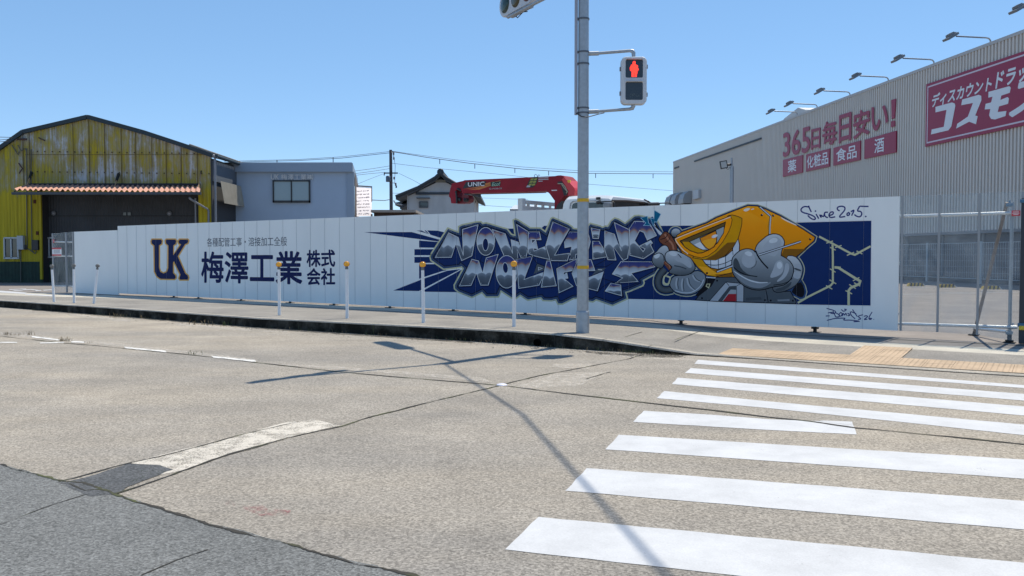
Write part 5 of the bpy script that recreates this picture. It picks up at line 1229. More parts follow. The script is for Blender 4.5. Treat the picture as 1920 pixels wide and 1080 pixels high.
for row in range(8):
    yy = 357 + row * 6
    if row % 3 == 2: segs = [(671, 694, 3.2)]
    else: segs = [(669, 679, 3.4), (681.5, 693, 3.4)]
    for s0, s1, hh2 in segs:
        x = s0
        while x < s1 - .5:
            w = random.uniform(.8, 1.8); t0 = (x - 665) / 32; t1 = (min(s1, x + w) - 665) / 32
            zz = lambda t, dz_: q[0].lerp(q[1], t) + UP * ((q[3].z - q[0].z) * (1 - (yy + dz_ - 350) / 55.0)) + nn * .01
            hA = random.uniform(.2, hh2 * .5); hB = hh2 - random.uniform(0, hh2 * .4); m.add([zz(t0, hB), zz(t1, hB), zz(t1, hA), zz(t0, hA)], [(0, 1, 2, 3)]); x += w + random.uniform(.3, .8)
m.build('faint_writing', mat('grey violet print', (.60, .54, .62)), bn, fixn=False)
m = MB(); m.tube([q[3] + UP * .05, q[2] + UP * .05], .035, 6); m.tube([q[2] + UP * .05, q[2] - UP * .7], .025, 6); m.tube([q[0] + UP * .1, Vector((q[0].x, q[0].y, .1))], .05, 6); m.tube([q[1] + UP * .1, Vector((q[1].x, q[1].y, .1))], .05, 6); m.build('frame', mat('banner frame', (.25, .25, .28)), bn)
sh = thing('low_shed', 'low dark brown shed roof just showing above the hoarding beside the white sheet', 'shed', (B_(735, 400).x, 43, .12))
a, b = ondepth(696, 396, 43), ondepth(780, 394, 43)
m = MB(); m.box(((a.x + b.x) / 2, 45, (a.z + .1) / 2), (b.x - a.x - .2, 3.6, a.z - .1)); m.build('wall', mat('dark timber', (.05, .03, .022), rough=.8, var=.3, vscale=3, stretch=(1, 1, 8)), sh)
m = MB(); m.box(((a.x + b.x) / 2, 45, a.z + .0), (b.x - a.x, 4.2, .12)); m.build('roof', mat('weathered roof', (.30, .27, .24), rough=.8), sh)
# house
YH = 60.0
def H_(x, y, dy=0.0): return ondepth(x, y, YH + dy)
ho = thing('house', 'old pale rendered house with a dark tiled gable roof behind the red crane', 'house', (H_(825, 480).x, YH, .12))
M_hw = mat('old render', (.56, .56, .55), rough=.9, var=.16, vscale=.8, stretch=(1, 1, .4)); M_tile = mat('grey roof tile', (.075, .085, .10), rough=.7, var=.2, vscale=5)
ap = H_(826, 333); le = H_(742, 374); rx = 2 * ap.x - H_(765, 400).x; lx = H_(764, 400).x
re = Vector((2 * ap.x - le.x, le.y, le.z))
def gz2(x): return ap.z - abs(x - ap.x) * (ap.z - le.z) / (ap.x - le.x) - .12
m = MB(); m.prism([Vector((lx, YH + .6, .1)), Vector((rx, YH + .6, .1)), Vector((rx, YH + .6, gz2(rx))), Vector((ap.x, YH + .6, gz2(ap.x))), Vector((lx, YH + .6, gz2(lx)))], (0, 9, 0)); m.build('wall', M_hw, ho)
m = MB(); ri = [le, le.lerp(ap, .5) - UP * .12, le.lerp(ap, .88) - UP * .02, ap + UP * .14]
for sgn in (0, 1):
    pts = ri if not sgn else [Vector((ap.x + (ap.x - p.x) * .9, p.y, ap.z + (p.z - ap.z) * .93)) for p in ri]
    for a, b in zip(pts, pts[1:]): m.prism([a, b, b + UP * .17, a + UP * .17], (0, 10, 0))
m.build('roof', M_tile, ho)
m = MB()
for sgn in (0, 1):
    pts = ri if not sgn else [Vector((ap.x + (ap.x - p.x) * .9, p.y, ap.z + (p.z - ap.z) * .93)) for p in ri]
    for a, b in zip(pts, pts[1:]): m.tube([a + UP * .2 - Vector((0, .05, 0)), b + UP * .2 - Vector((0, .05, 0))], .1, 7)
m.tube([ap + UP * .42, ap + UP * .42 + Vector((0, 10, 0))], .17, 8); m.lathe(ap + UP * .38 - Vector((0, .08, 0)), [(.001, .06), (.2, .04), (.24, 0), (.2, -.06)], 10, 0, (0, -1, 0)); m.build('ridge_tiles', mat('dark ridge tile', (.035, .045, .055), rough=.6), ho)
m = MB(); z = H_(825, 361.5).z; m.box(((lx + rx) / 2 + .3, YH + .55, z), (rx - lx - .4, .12, .16)); a = H_(812, 341, .55); b = H_(840, 338, .55); m.prism([H_(812, 342, .55), H_(840, 342, .55), H_(826, 334.5, .55)], (0, .1, 0)); m.build('gable_trim', mat('dark trim', (.05, .06, .075), rough=.6), ho)
m = MB(); m.box(H_(826, 339.5, .52), (.75, .04, .16)); m.build('gable_vent', mat('vent', (.22, .20, .15)), ho)
a, b = H_(786.5, 389, .56), H_(802, 378.5, .56); c = (a + b) / 2; w, h = b.x - a.x, b.z - a.z; m = MB()
for (ox, oz, ww, hh2) in ((0, h / 2, w, .07), (0, -h / 2, w, .07), (-w / 2, 0, .07, h), (w / 2, 0, .07, h)): m.box((c.x + ox, c.y, c.z + oz), (ww, .1, hh2))
m.box((c.x, c.y - .2, c.z + h / 2 + .25), (w * 1.6, .5, .07)); f = m.build('window', mat('house window frame', (.12, .13, .14)), ho); MB().box((c.x, c.y + .03, c.z), (w, .02, h)).build('pane', M_glassd, f)
m = MB(); m.tube([H_(764.5, 366, .5), H_(765, 410, .5)], .05, 6); m.tube([H_(738, 376, .5), H_(742, 382, .5), H_(754, 384, .5)], .05, 6); m.build('downpipe', mat('pale pvc', (.45, .46, .47)), ho)
m = MB(); a, b = H_(741, 385, 3), H_(763, 381, 3); m.prism([a, b, b + UP * .2, a + UP * .2], (0, 4, 0)); a, b = H_(750, 392, 3), H_(763, 385, 3); m.prism([a, b, b + UP * .5, a + UP * .3], (0, 4, 0)); m.build('lower_roof', M_tile, ho)
re2 = [H_(895, 360, 2), H_(906, 366, 2)]
m = MB(); a, b = H_(885, 382, 3), H_(892, 379.5, 3); m.prism([a, b, b + UP * .12, a + UP * .2], (0, .6, 0)); m.build('side_eave', M_tile, ho)
# utility pole and its wires
YP = 75.0
def U_(x, y, dy=0.0): return ondepth(x, y, YP + dy)
up = thing('utility_pole', 'tall dark utility pole with a crossarm and transformer left of the old house', 'utility pole', (U_(733, 480).x, YP, .1))
tpp = U_(732.5, 281); MB().tube([(tpp.x + .05, YP, .1), (tpp.x, YP, tpp.z)], [.17, .125], 12).build('pole', mat('dark concrete pole', (.085, .075, .08), rough=.8, var=.15, vscale=6), up)
m = MB(); a, b = U_(720, 324.5, -.15), U_(746, 324.5, -.15); m.box((a + b) / 2, (b.x - a.x, .1, .1)); m.build('crossarm', M_black, up)
m = MB(); m.lathe(U_(728, 341, -.25), [(.001, 0), (.19, 0), (.21, .05), (.21, .45), (.15, .5), (.001, .52)], 14); m.build('transformer', mat('transformer grey', (.10, .13, .17), rough=.5), up)
m = MB()
for x, y in ((738, 288), (738.5, 297), (739, 334), (742, 346), (743, 350)): m.lathe(U_(x, y, -.1), [(.001, -.12), (.07, -.1), (.07, .1), (.001, .12)], 8)
m.tube([U_(733, 285, -.1), U_(738, 287, -.1), U_(738.5, 297, -.1)], .03, 5); m.tube([U_(735, 343, -.1), U_(743, 343, -.1), U_(743, 352, -.1)], .03, 5); m.tube([U_(739, 298, -.1), U_(741, 310, -.1), U_(740, 345, -.1)], .02, 5); m.tube([U_(721, 325, -.15), U_(720, 329, -.15)], .05, 5); m.build('insulator', mat('insulator', (.13, .13, .14), rough=.4), up)
M_wire = mat('wire black', (.03, .03, .033), rough=.6)
def wire(label, pts, Y0, Y1, r=.022, bead=()):
    n = len(pts); out = []
    P3 = [ondepth(x, y, Y0 + (Y1 - Y0) * i / (n - 1)) for i, (x, y) in enumerate(pts)]
    m = MB(); m.tube(P3, r, 5)
    for i, t in bead:
        p = P3[i].lerp(P3[i + 1], t); m.tube([p, p - UP * .45], .035, 5)
    return tag(m.build('overhead_wire', M_wire), label, 'wire', 'overhead wires')
wire('bundled overhead wire with hangers running right from the pole top to the store', [(733, 284), (752, 287), (800, 295), (880, 306), (980, 317), (1100, 325), (1265, 326)], 75, 88, .03, [(2, .3), (3, .1), (3, .85), (4, .4), (5, .1), (5, .75)])
wire('thin overhead wire just above the bundled one over the crane', [(733, 283), (760, 287), (850, 299), (980, 313), (1100, 321), (1265, 322)], 75, 88, .018)
wire('lower thin wire sloping right from the pole behind the red crane', [(735, 306), (800, 314), (950, 328), (1100, 345), (1265, 358)], 75, 90, .016)
wire('upper wire leaving the pole top to the left over the grey office', [(732, 284), (640, 294), (560, 299), (420, 302.5)], 75, 66, .018, [(1, .2), (2, .3)])
wire('second wire from the pole top to the left just below the first', [(732, 286.5), (640, 296.5), (560, 301), (440, 304)], 75, 66, .022)
wire('short wire from the pole sloping left to the office roof', [(731, 311), (700, 316), (655, 322)], 75, 64, .016)
wire('second short wire from the pole to the office roof', [(731, 316), (700, 321), (655, 327)], 75, 64, .016)
wire('third short wire from the crossarm to the office roof', [(722, 323), (690, 326), (655, 330)], 75, 64, .016)
wire('steep thin wire from the crossarm down left to the white sheet', [(721, 325), (690, 337), (660, 349)], 75, 60, .013)
wire('thin wire from the crossarm down right to the house roof', [(748, 325), (775, 338), (795, 349)], 75, 62, .013)
wire('low thick wire left of the pole at the house eave height', [(732, 374), (720, 376), (697, 375)], 75, 62, .028)
wire('low thin wire right of the pole under the crane boom', [(735, 362), (760, 363), (900, 371), (990, 374)], 75, 90, .014)
wire('lowest thin wire under the crane boom', [(890, 384), (950, 388), (1000, 389)], 80, 90, .016)
wire('uppermost of the wires entering at the left edge to the warehouse bracket', [(-60, 256), (0, 257), (24, 257.5)], 30, 38.3, .012)
wire('middle wire entering at the left edge to the warehouse bracket', [(-60, 264), (0, 262.5), (22, 260)], 30, 38.3, .012)
wire('lowest wire entering at the left edge to the warehouse bracket', [(-60, 268), (0, 266), (20, 264)], 30, 38.3, .012)
# small white shed far behind
fs = thing('greenhouse_shed', 'small pale glass roofed shed behind the hoarding under the crane boom', 'shed', (ondepth(966, 480, 55).x, 55, .1))
a, b = ondepth(956, 396, 55), ondepth(1010, 396, 55); zt2 = ondepth(970, 385, 55).z
MB().box(((a.x + b.x) / 2, 56.5, zt2 / 2 - .1), (b.x - a.x, 3, zt2 - .3)).build('wall', mat('pale shed', (.5, .53, .55)), fs)
m = MB(); m.prism([Vector((a.x, 55, zt2 - .3)), Vector((b.x, 55, zt2 - .3)), Vector((b.x, 56.5, zt2 + .05)), Vector((a.x + .3, 56.5, zt2 + .05))], (0, 0, .06)); m.build('roof', mat('pale translucent roof', (.62, .66, .68), rough=.3), fs)
# ------------------------------------------------------------------ crane truck parked along the back of the hoarding
TR0 = ondepth(1055, 400, 21.0)
def C_(x, y, h=0.0):                   # on the side plane of the truck, h metres behind it
    return onplane(x, y, TR0 - WN * h, WN)
BK = -WN
tk = thing('crane_truck', 'white cab crane truck with a folded red boom parked behind the hoarding', 'truck', (TR0.x, TR0.y, .12))
M_cab = mat('truck white', (.78, .80, .80), rough=.25, coat=.4); M_redc = mat('crane red', (.25, .008, .020), rough=.5, spec=.25, var=.12, vscale=4)
CK_ = T(1030, 340, 6.857); BT = T(830, 310, 6.857)
prof = CK_((160, 400), (170, 330), (182, 250), (198, 215), (225, 195), (300, 186), (380, 182), (560, 177), (700, 176), (765, 179), (795, 196), (806, 300), (812, 400))
p3 = [C_(x, y) for x, y in prof]
zb_ = .75
m = MB(); outl = [Vector((p3[0].x, p3[0].y, zb_))] + p3 + [Vector((p3[-1].x + WD.x * .05, p3[-1].y + WD.y * .05, zb_))]
cabw = 1.95
# rounded shoulders: three slices across the width
cx_ = sum((p for p in outl), Vector()) / len(outl)
rings = []
for h, sc in ((0, .965), (.10, 1.0), (cabw - .10, 1.0), (cabw, .965)):
    rings.append([Vector((p.x, p.y, p.z if p.z < 1.6 else p.z - (1 - sc) * 2.2)) + BK * h for p in outl])
loft(m, rings)
m.build('cab', M_cab, tk)
sw_ = [C_(x, y, -.012) for x, y in CK_((285, 420), (290, 320), (302, 290), (340, 274), (560, 272), (740, 276), (775, 300), (795, 360), (800, 420))]
m = MB(); m.poly(sw_); m.build('side_window', M_glassd, tk)
m = MB(); fl = [C_(x, y, -.02) for x, y in CK_((262, 420), (265, 330), (275, 280), (310, 255), (540, 250), (600, 252))]
m.tube(fl, .012, 6); m.build('door_line', mat('seam grey', (.35, .36, .38)), tk)
# windscreen on the front face (runs back along the normal)
f0 = C_(*CK_((812, 300))[0]); fz = lambda x, y: ondepth(x, y, f0.y + (x - CK_((812, 0))[0][0]) / (1218 - CK_((812, 0))[0][0]) * (1.95 * .8))
fr_a, fr_b = Vector((f0.x, f0.y, 0)) + WD * .03, Vector((f0.x, f0.y, 0)) + WD * .03 + BK * cabw
FN = WD
def Fp(x, y, h=0.0): return onplane(x, y, fr_a + FN * h, FN)
m = MB(); m.poly([Fp(x, y, .02) for x, y in CK_((812, 400), (812, 252), (850, 243), (1225, 276), (1238, 300), (1240, 400))]); m.build('windscreen', mat('windscreen', (.025, .02, .018), rough=.15, spec=.4), tk)
m = MB(); m.tube([Fp(x, y, .04) for x, y in CK_((808, 246), (1000, 249), (1232, 274))], .02, 6); m.build('sun_visor', mat('visor brown', (.04, .03, .027), rough=.4), tk)
m = MB(); m.tube([C_(x, y, -.15) for x, y in CK_((640, 268), (720, 258), (800, 260), (835, 275), (842, 310), (842, 400))], .014, 6); m.tube([C_(x, y, -.1) for x, y in CK_((612, 275), (660, 262))], .04, 6); m.build('mirror_arm', M_black, tk)
MB().box(C_(*CK_((629, 220))[0], -.02), (.10, .06, .06), 0, (WD, BK, UP), .01).build('roof_lamp', M_black, tk)
MB().box(C_(*CK_((748, 312))[0], -.12), (.2, .1, .12), 0, (WD, BK, UP), .03).build('mirror', mat('mirror grey', (.2, .21, .22), rough=.4), tk)
m = MB(); m.tube([Fp(x, y, .1) for x, y in CK_((1222, 235), (1300, 275))], .018, 6); m.tube([Fp(x, y, .1) for x, y in CK_((1250, 297), (1400, 293))], .05, 8); m.tube([Fp(x, y, .12) for x, y in CK_((1400, 282), (1530, 278), (1560, 288), (1575, 315), (1578, 340))], .016, 6); m.build('front_mirror_arm', M_black, tk)
# dark gap hoop behind the cab, chassis, bed, wheels
m = MB(); m.prism([C_(x, y, .2) for x, y in CK_((60, 420), (85, 340), (110, 290), (165, 252), (165, 420))], BK * 1.3); m.build('crane_shroud', M_black, tk)
b0 = Vector((TR0.x, TR0.y, 0))
m = MB(); c = b0 - WD * 1.6 + BK * (cabw / 2) + UP * .78; m.box(c, (6.0, .9, .22), 0, (WD, BK, UP)); m.build('chassis', M_black, tk)
m = MB(); c = b0 - WD * 3.1 + BK * (cabw / 2) + UP * 1.05; m.box(c, (3.5, cabw, .1), 0, (WD, BK, UP)); 
for s_ in (0, 1): m.box(b0 - WD * 3.1 + BK * (cabw * s_ + (.02 if not s_ else -.02)) + UP * 1.3, (3.5, .04, .4), 0, (WD, BK, UP))
m.build('cargo_bed', mat('bed blue grey', (.25, .30, .36), rough=.5), tk)
hbp = C_(976, 400); hb0 = Vector((hbp.x, hbp.y, 0)); hz_ = C_(976, 372).z
def Hb(s_, z): return hb0 + BK * s_ + UP * z
m = MB(); m.box(Hb(.05, (hz_ + 1.1) / 2), (.14, .14, hz_ - 1.1), 0, (WD, BK, UP)); m.box(Hb(cabw - .05, (hz_ + 1.05) / 2), (.08, .08, hz_ - 1.15), 0, (WD, BK, UP))
for k in range(1, 6): m.box(Hb(cabw * k / 6, (hz_ + 1.05) / 2), (.05, .07 if k % 2 else .05, hz_ - 1.15), 0, (WD, BK, UP))
m.box(Hb(cabw / 2, hz_ - .08), (.08, cabw, .09), 0, (WD, BK, UP)); m.box(Hb(cabw / 2, hz_ - .28), (.04, cabw, .2), 0, (WD, BK, UP)); m.build('headboard', mat('pale bed frame', (.55, .56, .56), rough=.5), tk)
for (s_, hw_) in ((.55, 0), (.55, cabw), (-3.6, 0), (-3.6, cabw)):
    c = b0 + WD * s_ + BK * (hw_ + (.12 if hw_ == 0 else -.12)) + UP * .53; m = MB(); m.lathe(c, [(.18, -.1), (.36, -.12), (.40, -.08), (.40, .08), (.36, .12), (.18, .1)], 22, 0, BK); w_ = m.build('wheel', mat('tyre', (.02, .02, .02), rough=.8), tk)
    m = MB(); m.lathe(c, [(.001, -.06), (.08, -.08), (.2, -.09), (.2, .09), (.08, .08), (.001, .06)], 16, 0, BK); m.build('rim', M_alum, w_)
# boom
def Bm(pts, h=.62): return [C_(x, y, h) for x, y in pts]
boom = BT((262, 200), (285, 190), (1440, 138), (1480, 130), (1520, 128), (1560, 140), (1605, 190), (1690, 285), (1702, 320), (1690, 388), (1560, 395), (1500, 470), (1470, 640), (1432, 640), (1440, 455), (1375, 365), (1335, 330), (770, 352), (255, 358), (236, 320))
m = MB(); m.prism(Bm(boom), BK * .42); bo = m.build('boom', M_redc, tk)
m = MB(); m.prism(Bm(BT((1560, 150), (1605, 195), (1690, 288), (1702, 320), (1690, 388), (1610, 392), (1615, 330), (1560, 240), (1530, 180)), .60), BK * .46); m.build('boom_head_cover', mat('bright crane red', (.55, .03, .04), rough=.35), tk)
m = MB(); m.prism(Bm(BT((285, 192), (262, 200), (120, 232), (98, 300), (80, 400), (100, 420), (110, 488), (185, 490), (180, 400), (165, 330), (200, 290), (236, 320), (255, 358), (270, 300)), .66), BK * .34); m.build('boom_tip', M_redc, tk)
m = MB(); m.prism(Bm(BT((185, 405), (250, 400), (262, 372), (330, 385), (345, 430), (335, 470), (290, 490), (185, 490)), .72), BK * .2); m.build('hook_block', mat('dark red hook', (.16, .012, .02), rough=.5), tk)
m = MB(); m.lathe(C_(*BT((316, 448))[0], .70), [(.02, 0), (.055, 0), (.055, .1), (.02, .1)], 14, 0, WN); m.lathe(C_(*BT((225, 440))[0], .70), [(.001, 0), (.05, 0), (.05, .06), (.001, .06)], 12, 0, WN); m.tube(Bm(BT((170, 330), (180, 400), (182, 490)), .64), .03, 6); m.tube(Bm(BT((190, 300), (240, 330)), .64), .03, 6); m.build('hook_sheave', M_black, tk)
m = MB(); m.tube(Bm(BT((400, 372), (900, 362), (1330, 352)), .8), .008, 5); m.build('boom_cable', M_black, tk)
m = MB(); m.prism(Bm(BT((1470, 210), (1530, 205), (1605, 330), (1600, 380), (1560, 390), (1520, 260)), .614), BK * .01); m.build('hose_pocket', M_black, tk)
m = MB(); m.tube(Bm(BT((1480, 235), (1540, 235), (1570, 270), (1600, 330), (1590, 360)), .59), .013, 6); m.tube(Bm(BT((1530, 245), (1560, 290), (1610, 345)), .58), .01, 6); m.build('hose', mat('hose cream', (.4, .36, .26)), tk)
m = MB(); m.tube(Bm(BT((1180, 150), (1180, 125), (1195, 115), (1212, 125), (1220, 150)), .8), .007, 5); m.tube(Bm(BT((1225, 150), (1230, 125), (1240, 120), (1250, 135)), .8), .007, 5); m.build('cable_hoop', M_black, tk)
m = MB(); m.prism(Bm(BT((1600, 190), (1635, 188), (1640, 215), (1610, 225)), .59), BK * .03); m.build('yellow_label', mat('label yellow', (.7, .45, .03)), tk)
# decals on the boom
DM = [mat('decal white', (.75, .76, .78)), mat('decal orange', (.55, .19, .05)), mat('decal dark', (.02, .025, .03)), mat('decal green', (.30, .48, .36)), mat('decal grey', (.42, .42, .45)), mat('decal olive', (.30, .30, .06))]
m = MB(); H0 = .617
def dp(pts, mi, e=0.0): m.poly([C_(x, y, H0 - e) for x, y in BT(*pts)], mi)
dp([(255, 300), (300, 215), (560, 205), (540, 270), (330, 285)], 2)
for q in ([(430, 290), (760, 190), (640, 250)], [(260, 310), (560, 255), (640, 215), (740, 195), (600, 270)], [(540, 235), (660, 205), (560, 265)], [(330, 315), (620, 262), (470, 312)]): dp(q, 1, .002)
dp([(615, 215), (745, 205), (740, 262), (620, 275)], 2, .004)
dp([(1070, 290), (1110, 195), (1160, 155), (1230, 150), (1210, 230), (1160, 285)], 2, .002)
for k in range(3):
    for j in range(2): dp([(1100 + j * 45 + k * 12, 262 - k * 34), (1140 + j * 45 + k * 12, 256 - k * 34), (1150 + j * 42 + k * 12, 232 - k * 34), (1112 + j * 42 + k * 12, 238 - k * 34)], 5, .004)
dp([(1075, 282), (1090, 255), (1130, 262), (1120, 280)], 4, .004)
for (x0, x1, y) in ((1230, 1360, 160), (1230, 1360, 181), (1230, 1285, 204), (1400, 1470, 322)): dp([(x0, y - 5), (x1, y - 7), (x1, y + 4), (x0, y + 6)], 4 if y < 300 else 0, .002)
def dtext(body, x0, yb0, yb1, x1, yt0, yt1, mi, off, shear=0.0):
    q = [C_(*BT((x0, yb0))[0], H0), C_(*BT((x1, yb1))[0], H0), C_(*BT((x1, yt1))[0], H0), C_(*BT((x0, yt0))[0], H0)]
    text_on(m, body, q, WN, .006, off, mi, 0, shear)
m.build('decal_stripes', DM, bo, fixn=False); m = MB()
dtext('UNIC', 328, 272, 264, 538, 220, 210, 0, .022); dtext('Eco!', 640, 268, 262, 738, 222, 214, 3, .02, .1); m.build('maker_name', DM, bo, fixn=False); m = MB(); dtext('G-FORCE', 602, 312, 306, 765, 292, 288, 4, .012)
m.build('model_name', DM, bo, fixn=False)

# ------------------------------------------------------------------ drug store
SP = Vector((19.8, 43.2, 0)); SD = Vector((-.1031, .9947, 0)).normalized(); SN = Vector((-SD.y, SD.x, 0))
if SN.x > 0: SN = -SN
def F_(x, y, h=0.0): return onplane(x, y, SP + SN * h, SN)
fe = F_(1264, 303); HS = fe.z
L_far = (Vector((fe.x, fe.y, 0)) - SP).dot(SD); L_near = -21.0
def Sp(s_, z, h=0.0): return SP + SD * s_ + SN * h + UP * z
st_ = thing('drug_store', 'large beige ribbed metal store building with a flat roof on the right', 'store', Sp(10, .12))
M_rib = mat('beige ribbed siding', (.66, .605, .54), rough=.5, var=.03, vscale=.5, metal=.0); M_ribt = mat('siding trim', (.5, .48, .46), rough=.5)
zlow = F_(1800, 434).z
m = MB(); pit = .22; n = int((L_far - L_near) / pit); vs = []
prf = ((0, 0), (.36, 0), (.42, .10), (.94, .10), (1.0, 0))
pts = []
for i in range(n):
    for t, h in prf[:-1]: pts.append((L_near + (i + t) * pit, h))
pts.append((L_near + n * pit, 0))
for s_, h in pts: vs += [Sp(s_, zlow, h), Sp(s_, HS - .12, h)]
m.add(vs, [(2 * i, 2 * i + 1, 2 * i + 3, 2 * i + 2) for i in range(len(pts) - 1)])
# far end face and core
m.prism([Sp(L_far, zlow, -.02), Sp(L_far, HS - .1, -.02), Sp(L_far, HS - .1, -26), Sp(L_far, zlow, -26)], -SD * .2)
m.build('wall', M_rib, st_, fixn=False)
m = MB(); m.prism([Sp(L_near, HS - .14, .12), Sp(L_far, HS - .14, .12), Sp(L_far, HS, .12), Sp(L_near, HS, .12)], -SN * .4); m.build('parapet_cap', M_ribt, st_)
m = MB(); m.prism([Sp(L_near, HS - .2, -.1), Sp(L_far - .1, HS - .2, -.1), Sp(L_far - .1, HS - .2, -26), Sp(L_near, HS - .2, -26)], UP * .1); m.build('roof', M_ribt, st_)
m = MB(); m.prism([Sp(L_near, zlow - .12, .08), Sp(L_far, zlow - .12, .08), Sp(L_far, zlow + .04, .08), Sp(L_near, zlow + .04, .08)], -SN * .5); m.build('lower_trim', mat('lower trim', (.22, .22, .23)), st_)
m = MB(); m.prism([Sp(L_near, .05, -.30), Sp(L_far, .05, -.30), Sp(L_far, zlow, -.30), Sp(L_near, zlow, -.30)], -SN * .2); m.build('lower_wall', mat('lower blue grey wall', (.06, .075, .10), rough=.35, var=.1, vscale=.6), st_)
m = MB()
for k in range(20): m.box(Sp(L_near + 1 + k * 3.0, (zlow + .05) / 2, -.28), (.09, .06, zlow - .1), 0, (SD, SN, UP))
m.build('mullion', mat('mullion grey', (.24, .26, .28)), st_)
m = MB(); m.prism([Sp(L_near, .05, .35), Sp(L_far, .05, .35), Sp(L_far, .38, .35), Sp(L_near, .38, .35)], -SN * .6); m.build('plinth', mat('dark plinth', (.075, .075, .08), rough=.8), st_)
for (xa, ya, xb, yb2) in ((1302, 302.5, 1427, 259.5), (1264.5, 315.5, 1273, 312.7)):
    a, b = F_(xa, ya, .13), F_(xb, yb2, .13); MB().box((a + b) / 2, ((b - a).length, .08, .12), 0, ((b - a).normalized(), SN, UP)).build('eave_slot', mat('slot dark', (.045, .06, .075)), st_)
a = F_(1472, 226); b = F_(1520, 205)
m = MB(); c0 = ((a - SP).dot(SD) + (b - SP).dot(SD)) / 2
c1 = (F_(1452, 228) - SP).dot(SD); c2 = (F_(1500, 214) - SP).dot(SD)
m.prism([Sp(c1, HS - .1, -.35), Sp(c1 - .8, HS + .25, -.35), Sp(c1 - 3.0, HS + .62, -.35), Sp(c2, HS + .30, -.35), Sp(c2, HS - .1, -.35)], -SN * 3.0); m.build('roof_ventilator', mat('vent white', (.5, .52, .53)), st_)
# roof floodlights
M_arm = mat('lamp arm', (.28, .30, .32), rough=.4, metal=.5); M_head = mat('lamp head', (.17, .19, .21), rough=.4)
def flood(label, base, z):
    t = thing('floodlight', label, 'floodlight', base, 'floodlights along the store roof edge')
    m = MB(); a = Vector((0, 0, 0)); m.tube([a - UP * .1, a + UP * .12, a + UP * .2 + SN * .07, a + UP * .23 + SN * .2, a + UP * .26 + SN * 1.55], .034, 8); o = m.build('arm', M_arm, None); o.parent = t
    d = (SN * .86 - UP * .5).normalized(); u = (SN * .5 + UP * .86).normalized(); c = a + UP * .22 + SN * 1.8
    m = MB(); m.box(c, (.52, .46, .10), 0, (d, SD, u), .015); m.box(c + d * -.04 + u * .08, (.26, .36, .08), 0, (d, SD, u), .02); m.box(c - d * .22 + u * .03, (.16, .12, .1), 0, (d, SD, u), .02)
    for k in range(4): m.box(c + u * .1 + d * (-.12 + .06 * k), (.012, .34, .1), 0, (d, SD, u))
    o = m.build('head', M_head, None); o.parent = t
    m = MB(); m.box(c - u * .052 + d * .02, (.40, .38, .008), 0, (d, SD, u)); o = m.build('glass', mat('lamp glass', (.35, .40, .44), rough=.15), None); o.parent = t
    return t
fb_ = [(1495, 215, 'roof floodlight farthest along the store edge in front of the white ventilator'), (1532, 201, 'roof floodlight just right of the white ventilator'), (1593.5, 178, 'roof floodlight above the word for everyday in the red slogan'), (1665.5, 150.5, 'roof floodlight above the red exclamation mark'), (1751, 118.5, 'roof floodlight above the left corner of the big red sign'), (1857, 77.5, 'roof floodlight above the middle of the big red sign'), (1992, 27, 'roof floodlight cut off at the right edge of the picture')]
p0 = None
for x, y, lab in fb_:
    q = F_(x, y, -.05); q.z = HS
    if p0 is None: p0 = t = flood(lab, q, HS)
    else: t = copy_tree(p0); t.location = q; t['label'] = lab
# signs
M_sr = mat('sign crimson', (.33, .007, .052), rough=.4); M_sw = mat('sign white letters', (.76, .78, .80), rough=.4)
bx = [(1467.3, 331.8, 1504.5, 323.5, 290.5, 300, '薬', .28, .70, 'crimson square sign with the single character for medicine'), (1511, 321.8, 1555, 312.3, 278.5, 290, '化粧品', .05, .95, 'crimson sign with three characters for cosmetics'), (1562, 310.8, 1612.5, 299.8, 263.5, 277.5, '食品', .12, .88, 'crimson sign with two characters for food'), (1620.5, 298, 1679.5, 285.7, 245.3, 262, '酒', .34, .64, 'crimson sign with the single character for alcohol at the row end')]
for (xa, ya, xb, yb2, yt2, yt1, body, u0, u1, lab) in bx:
    q = [F_(xa, ya, .16), F_(xb, yb2, .16), F_(xb, yt2, .16), F_(xa, yt1, .16)]
    for i, j in ((3, 0), (2, 1)): q[i].x, q[i].y = q[j].x, q[j].y
    t = thing('store_sign', lab, 'sign', (q[0] + q[1]) / 2, 'crimson product signs on the store wall')
    m = MB(); m.prism(q, -SN * .06); m.build('board', M_sr, t)
    def qq(u, v): return q[0].lerp(q[1], u).lerp(q[3].lerp(q[2], u), v)
    m = MB(); text_on(m, body, [qq(u0, .17), qq(u1, .17), qq(u1, .86), qq(u0, .86)], SN, .006, .016); m.build('lettering', M_sw, t, fixn=False)
sl2 = thing('slogan_lettering', 'large crimson slogan letters fixed straight onto the ribbed store wall', 'lettering', F_(1570, 290))
def sltext(body, xa, ya, xb, yb2, yt2, yt1, off):
    q = [F_(xa, ya, .15), F_(xb, yb2, .15), F_(xb, yt2, .15), F_(xa, yt1, .15)]
    for i, j in ((3, 0), (2, 1)): q[i].x, q[i].y = q[j].x, q[j].y
    m = MB(); text_on(m, body, q, SN, 0, off, 0, .04); m.build('letters', M_sr, sl2, fixn=False)
sltext('365', 1468, 294, 1518, 284, 237, 251, .028); sltext('日', 1521, 280, 1537, 277, 240, 244, .030); sltext('毎', 1542, 273.5, 1568, 268, 224, 231, .026); sltext('日', 1573, 268, 1595, 261.5, 211, 218, .030); sltext('安', 1600, 261, 1630, 250, 202, 212, .026); sltext('い', 1634, 246, 1664, 238, 195, 203, .036)
q = [F_(1670.5, 238.5, .15), F_(1677.5, 237, .15), F_(1677.5, 226, .15), F_(1670.5, 227.5, .15)]; m = MB(); m.prism(q, -SN * .04); m.prism([F_(1671.5, 223, .15), F_(1677, 221.7, .15), F_(1679.5, 185, .15), F_(1671, 187.5, .15)], -SN * .04); m.build('letters', M_sr, sl2)
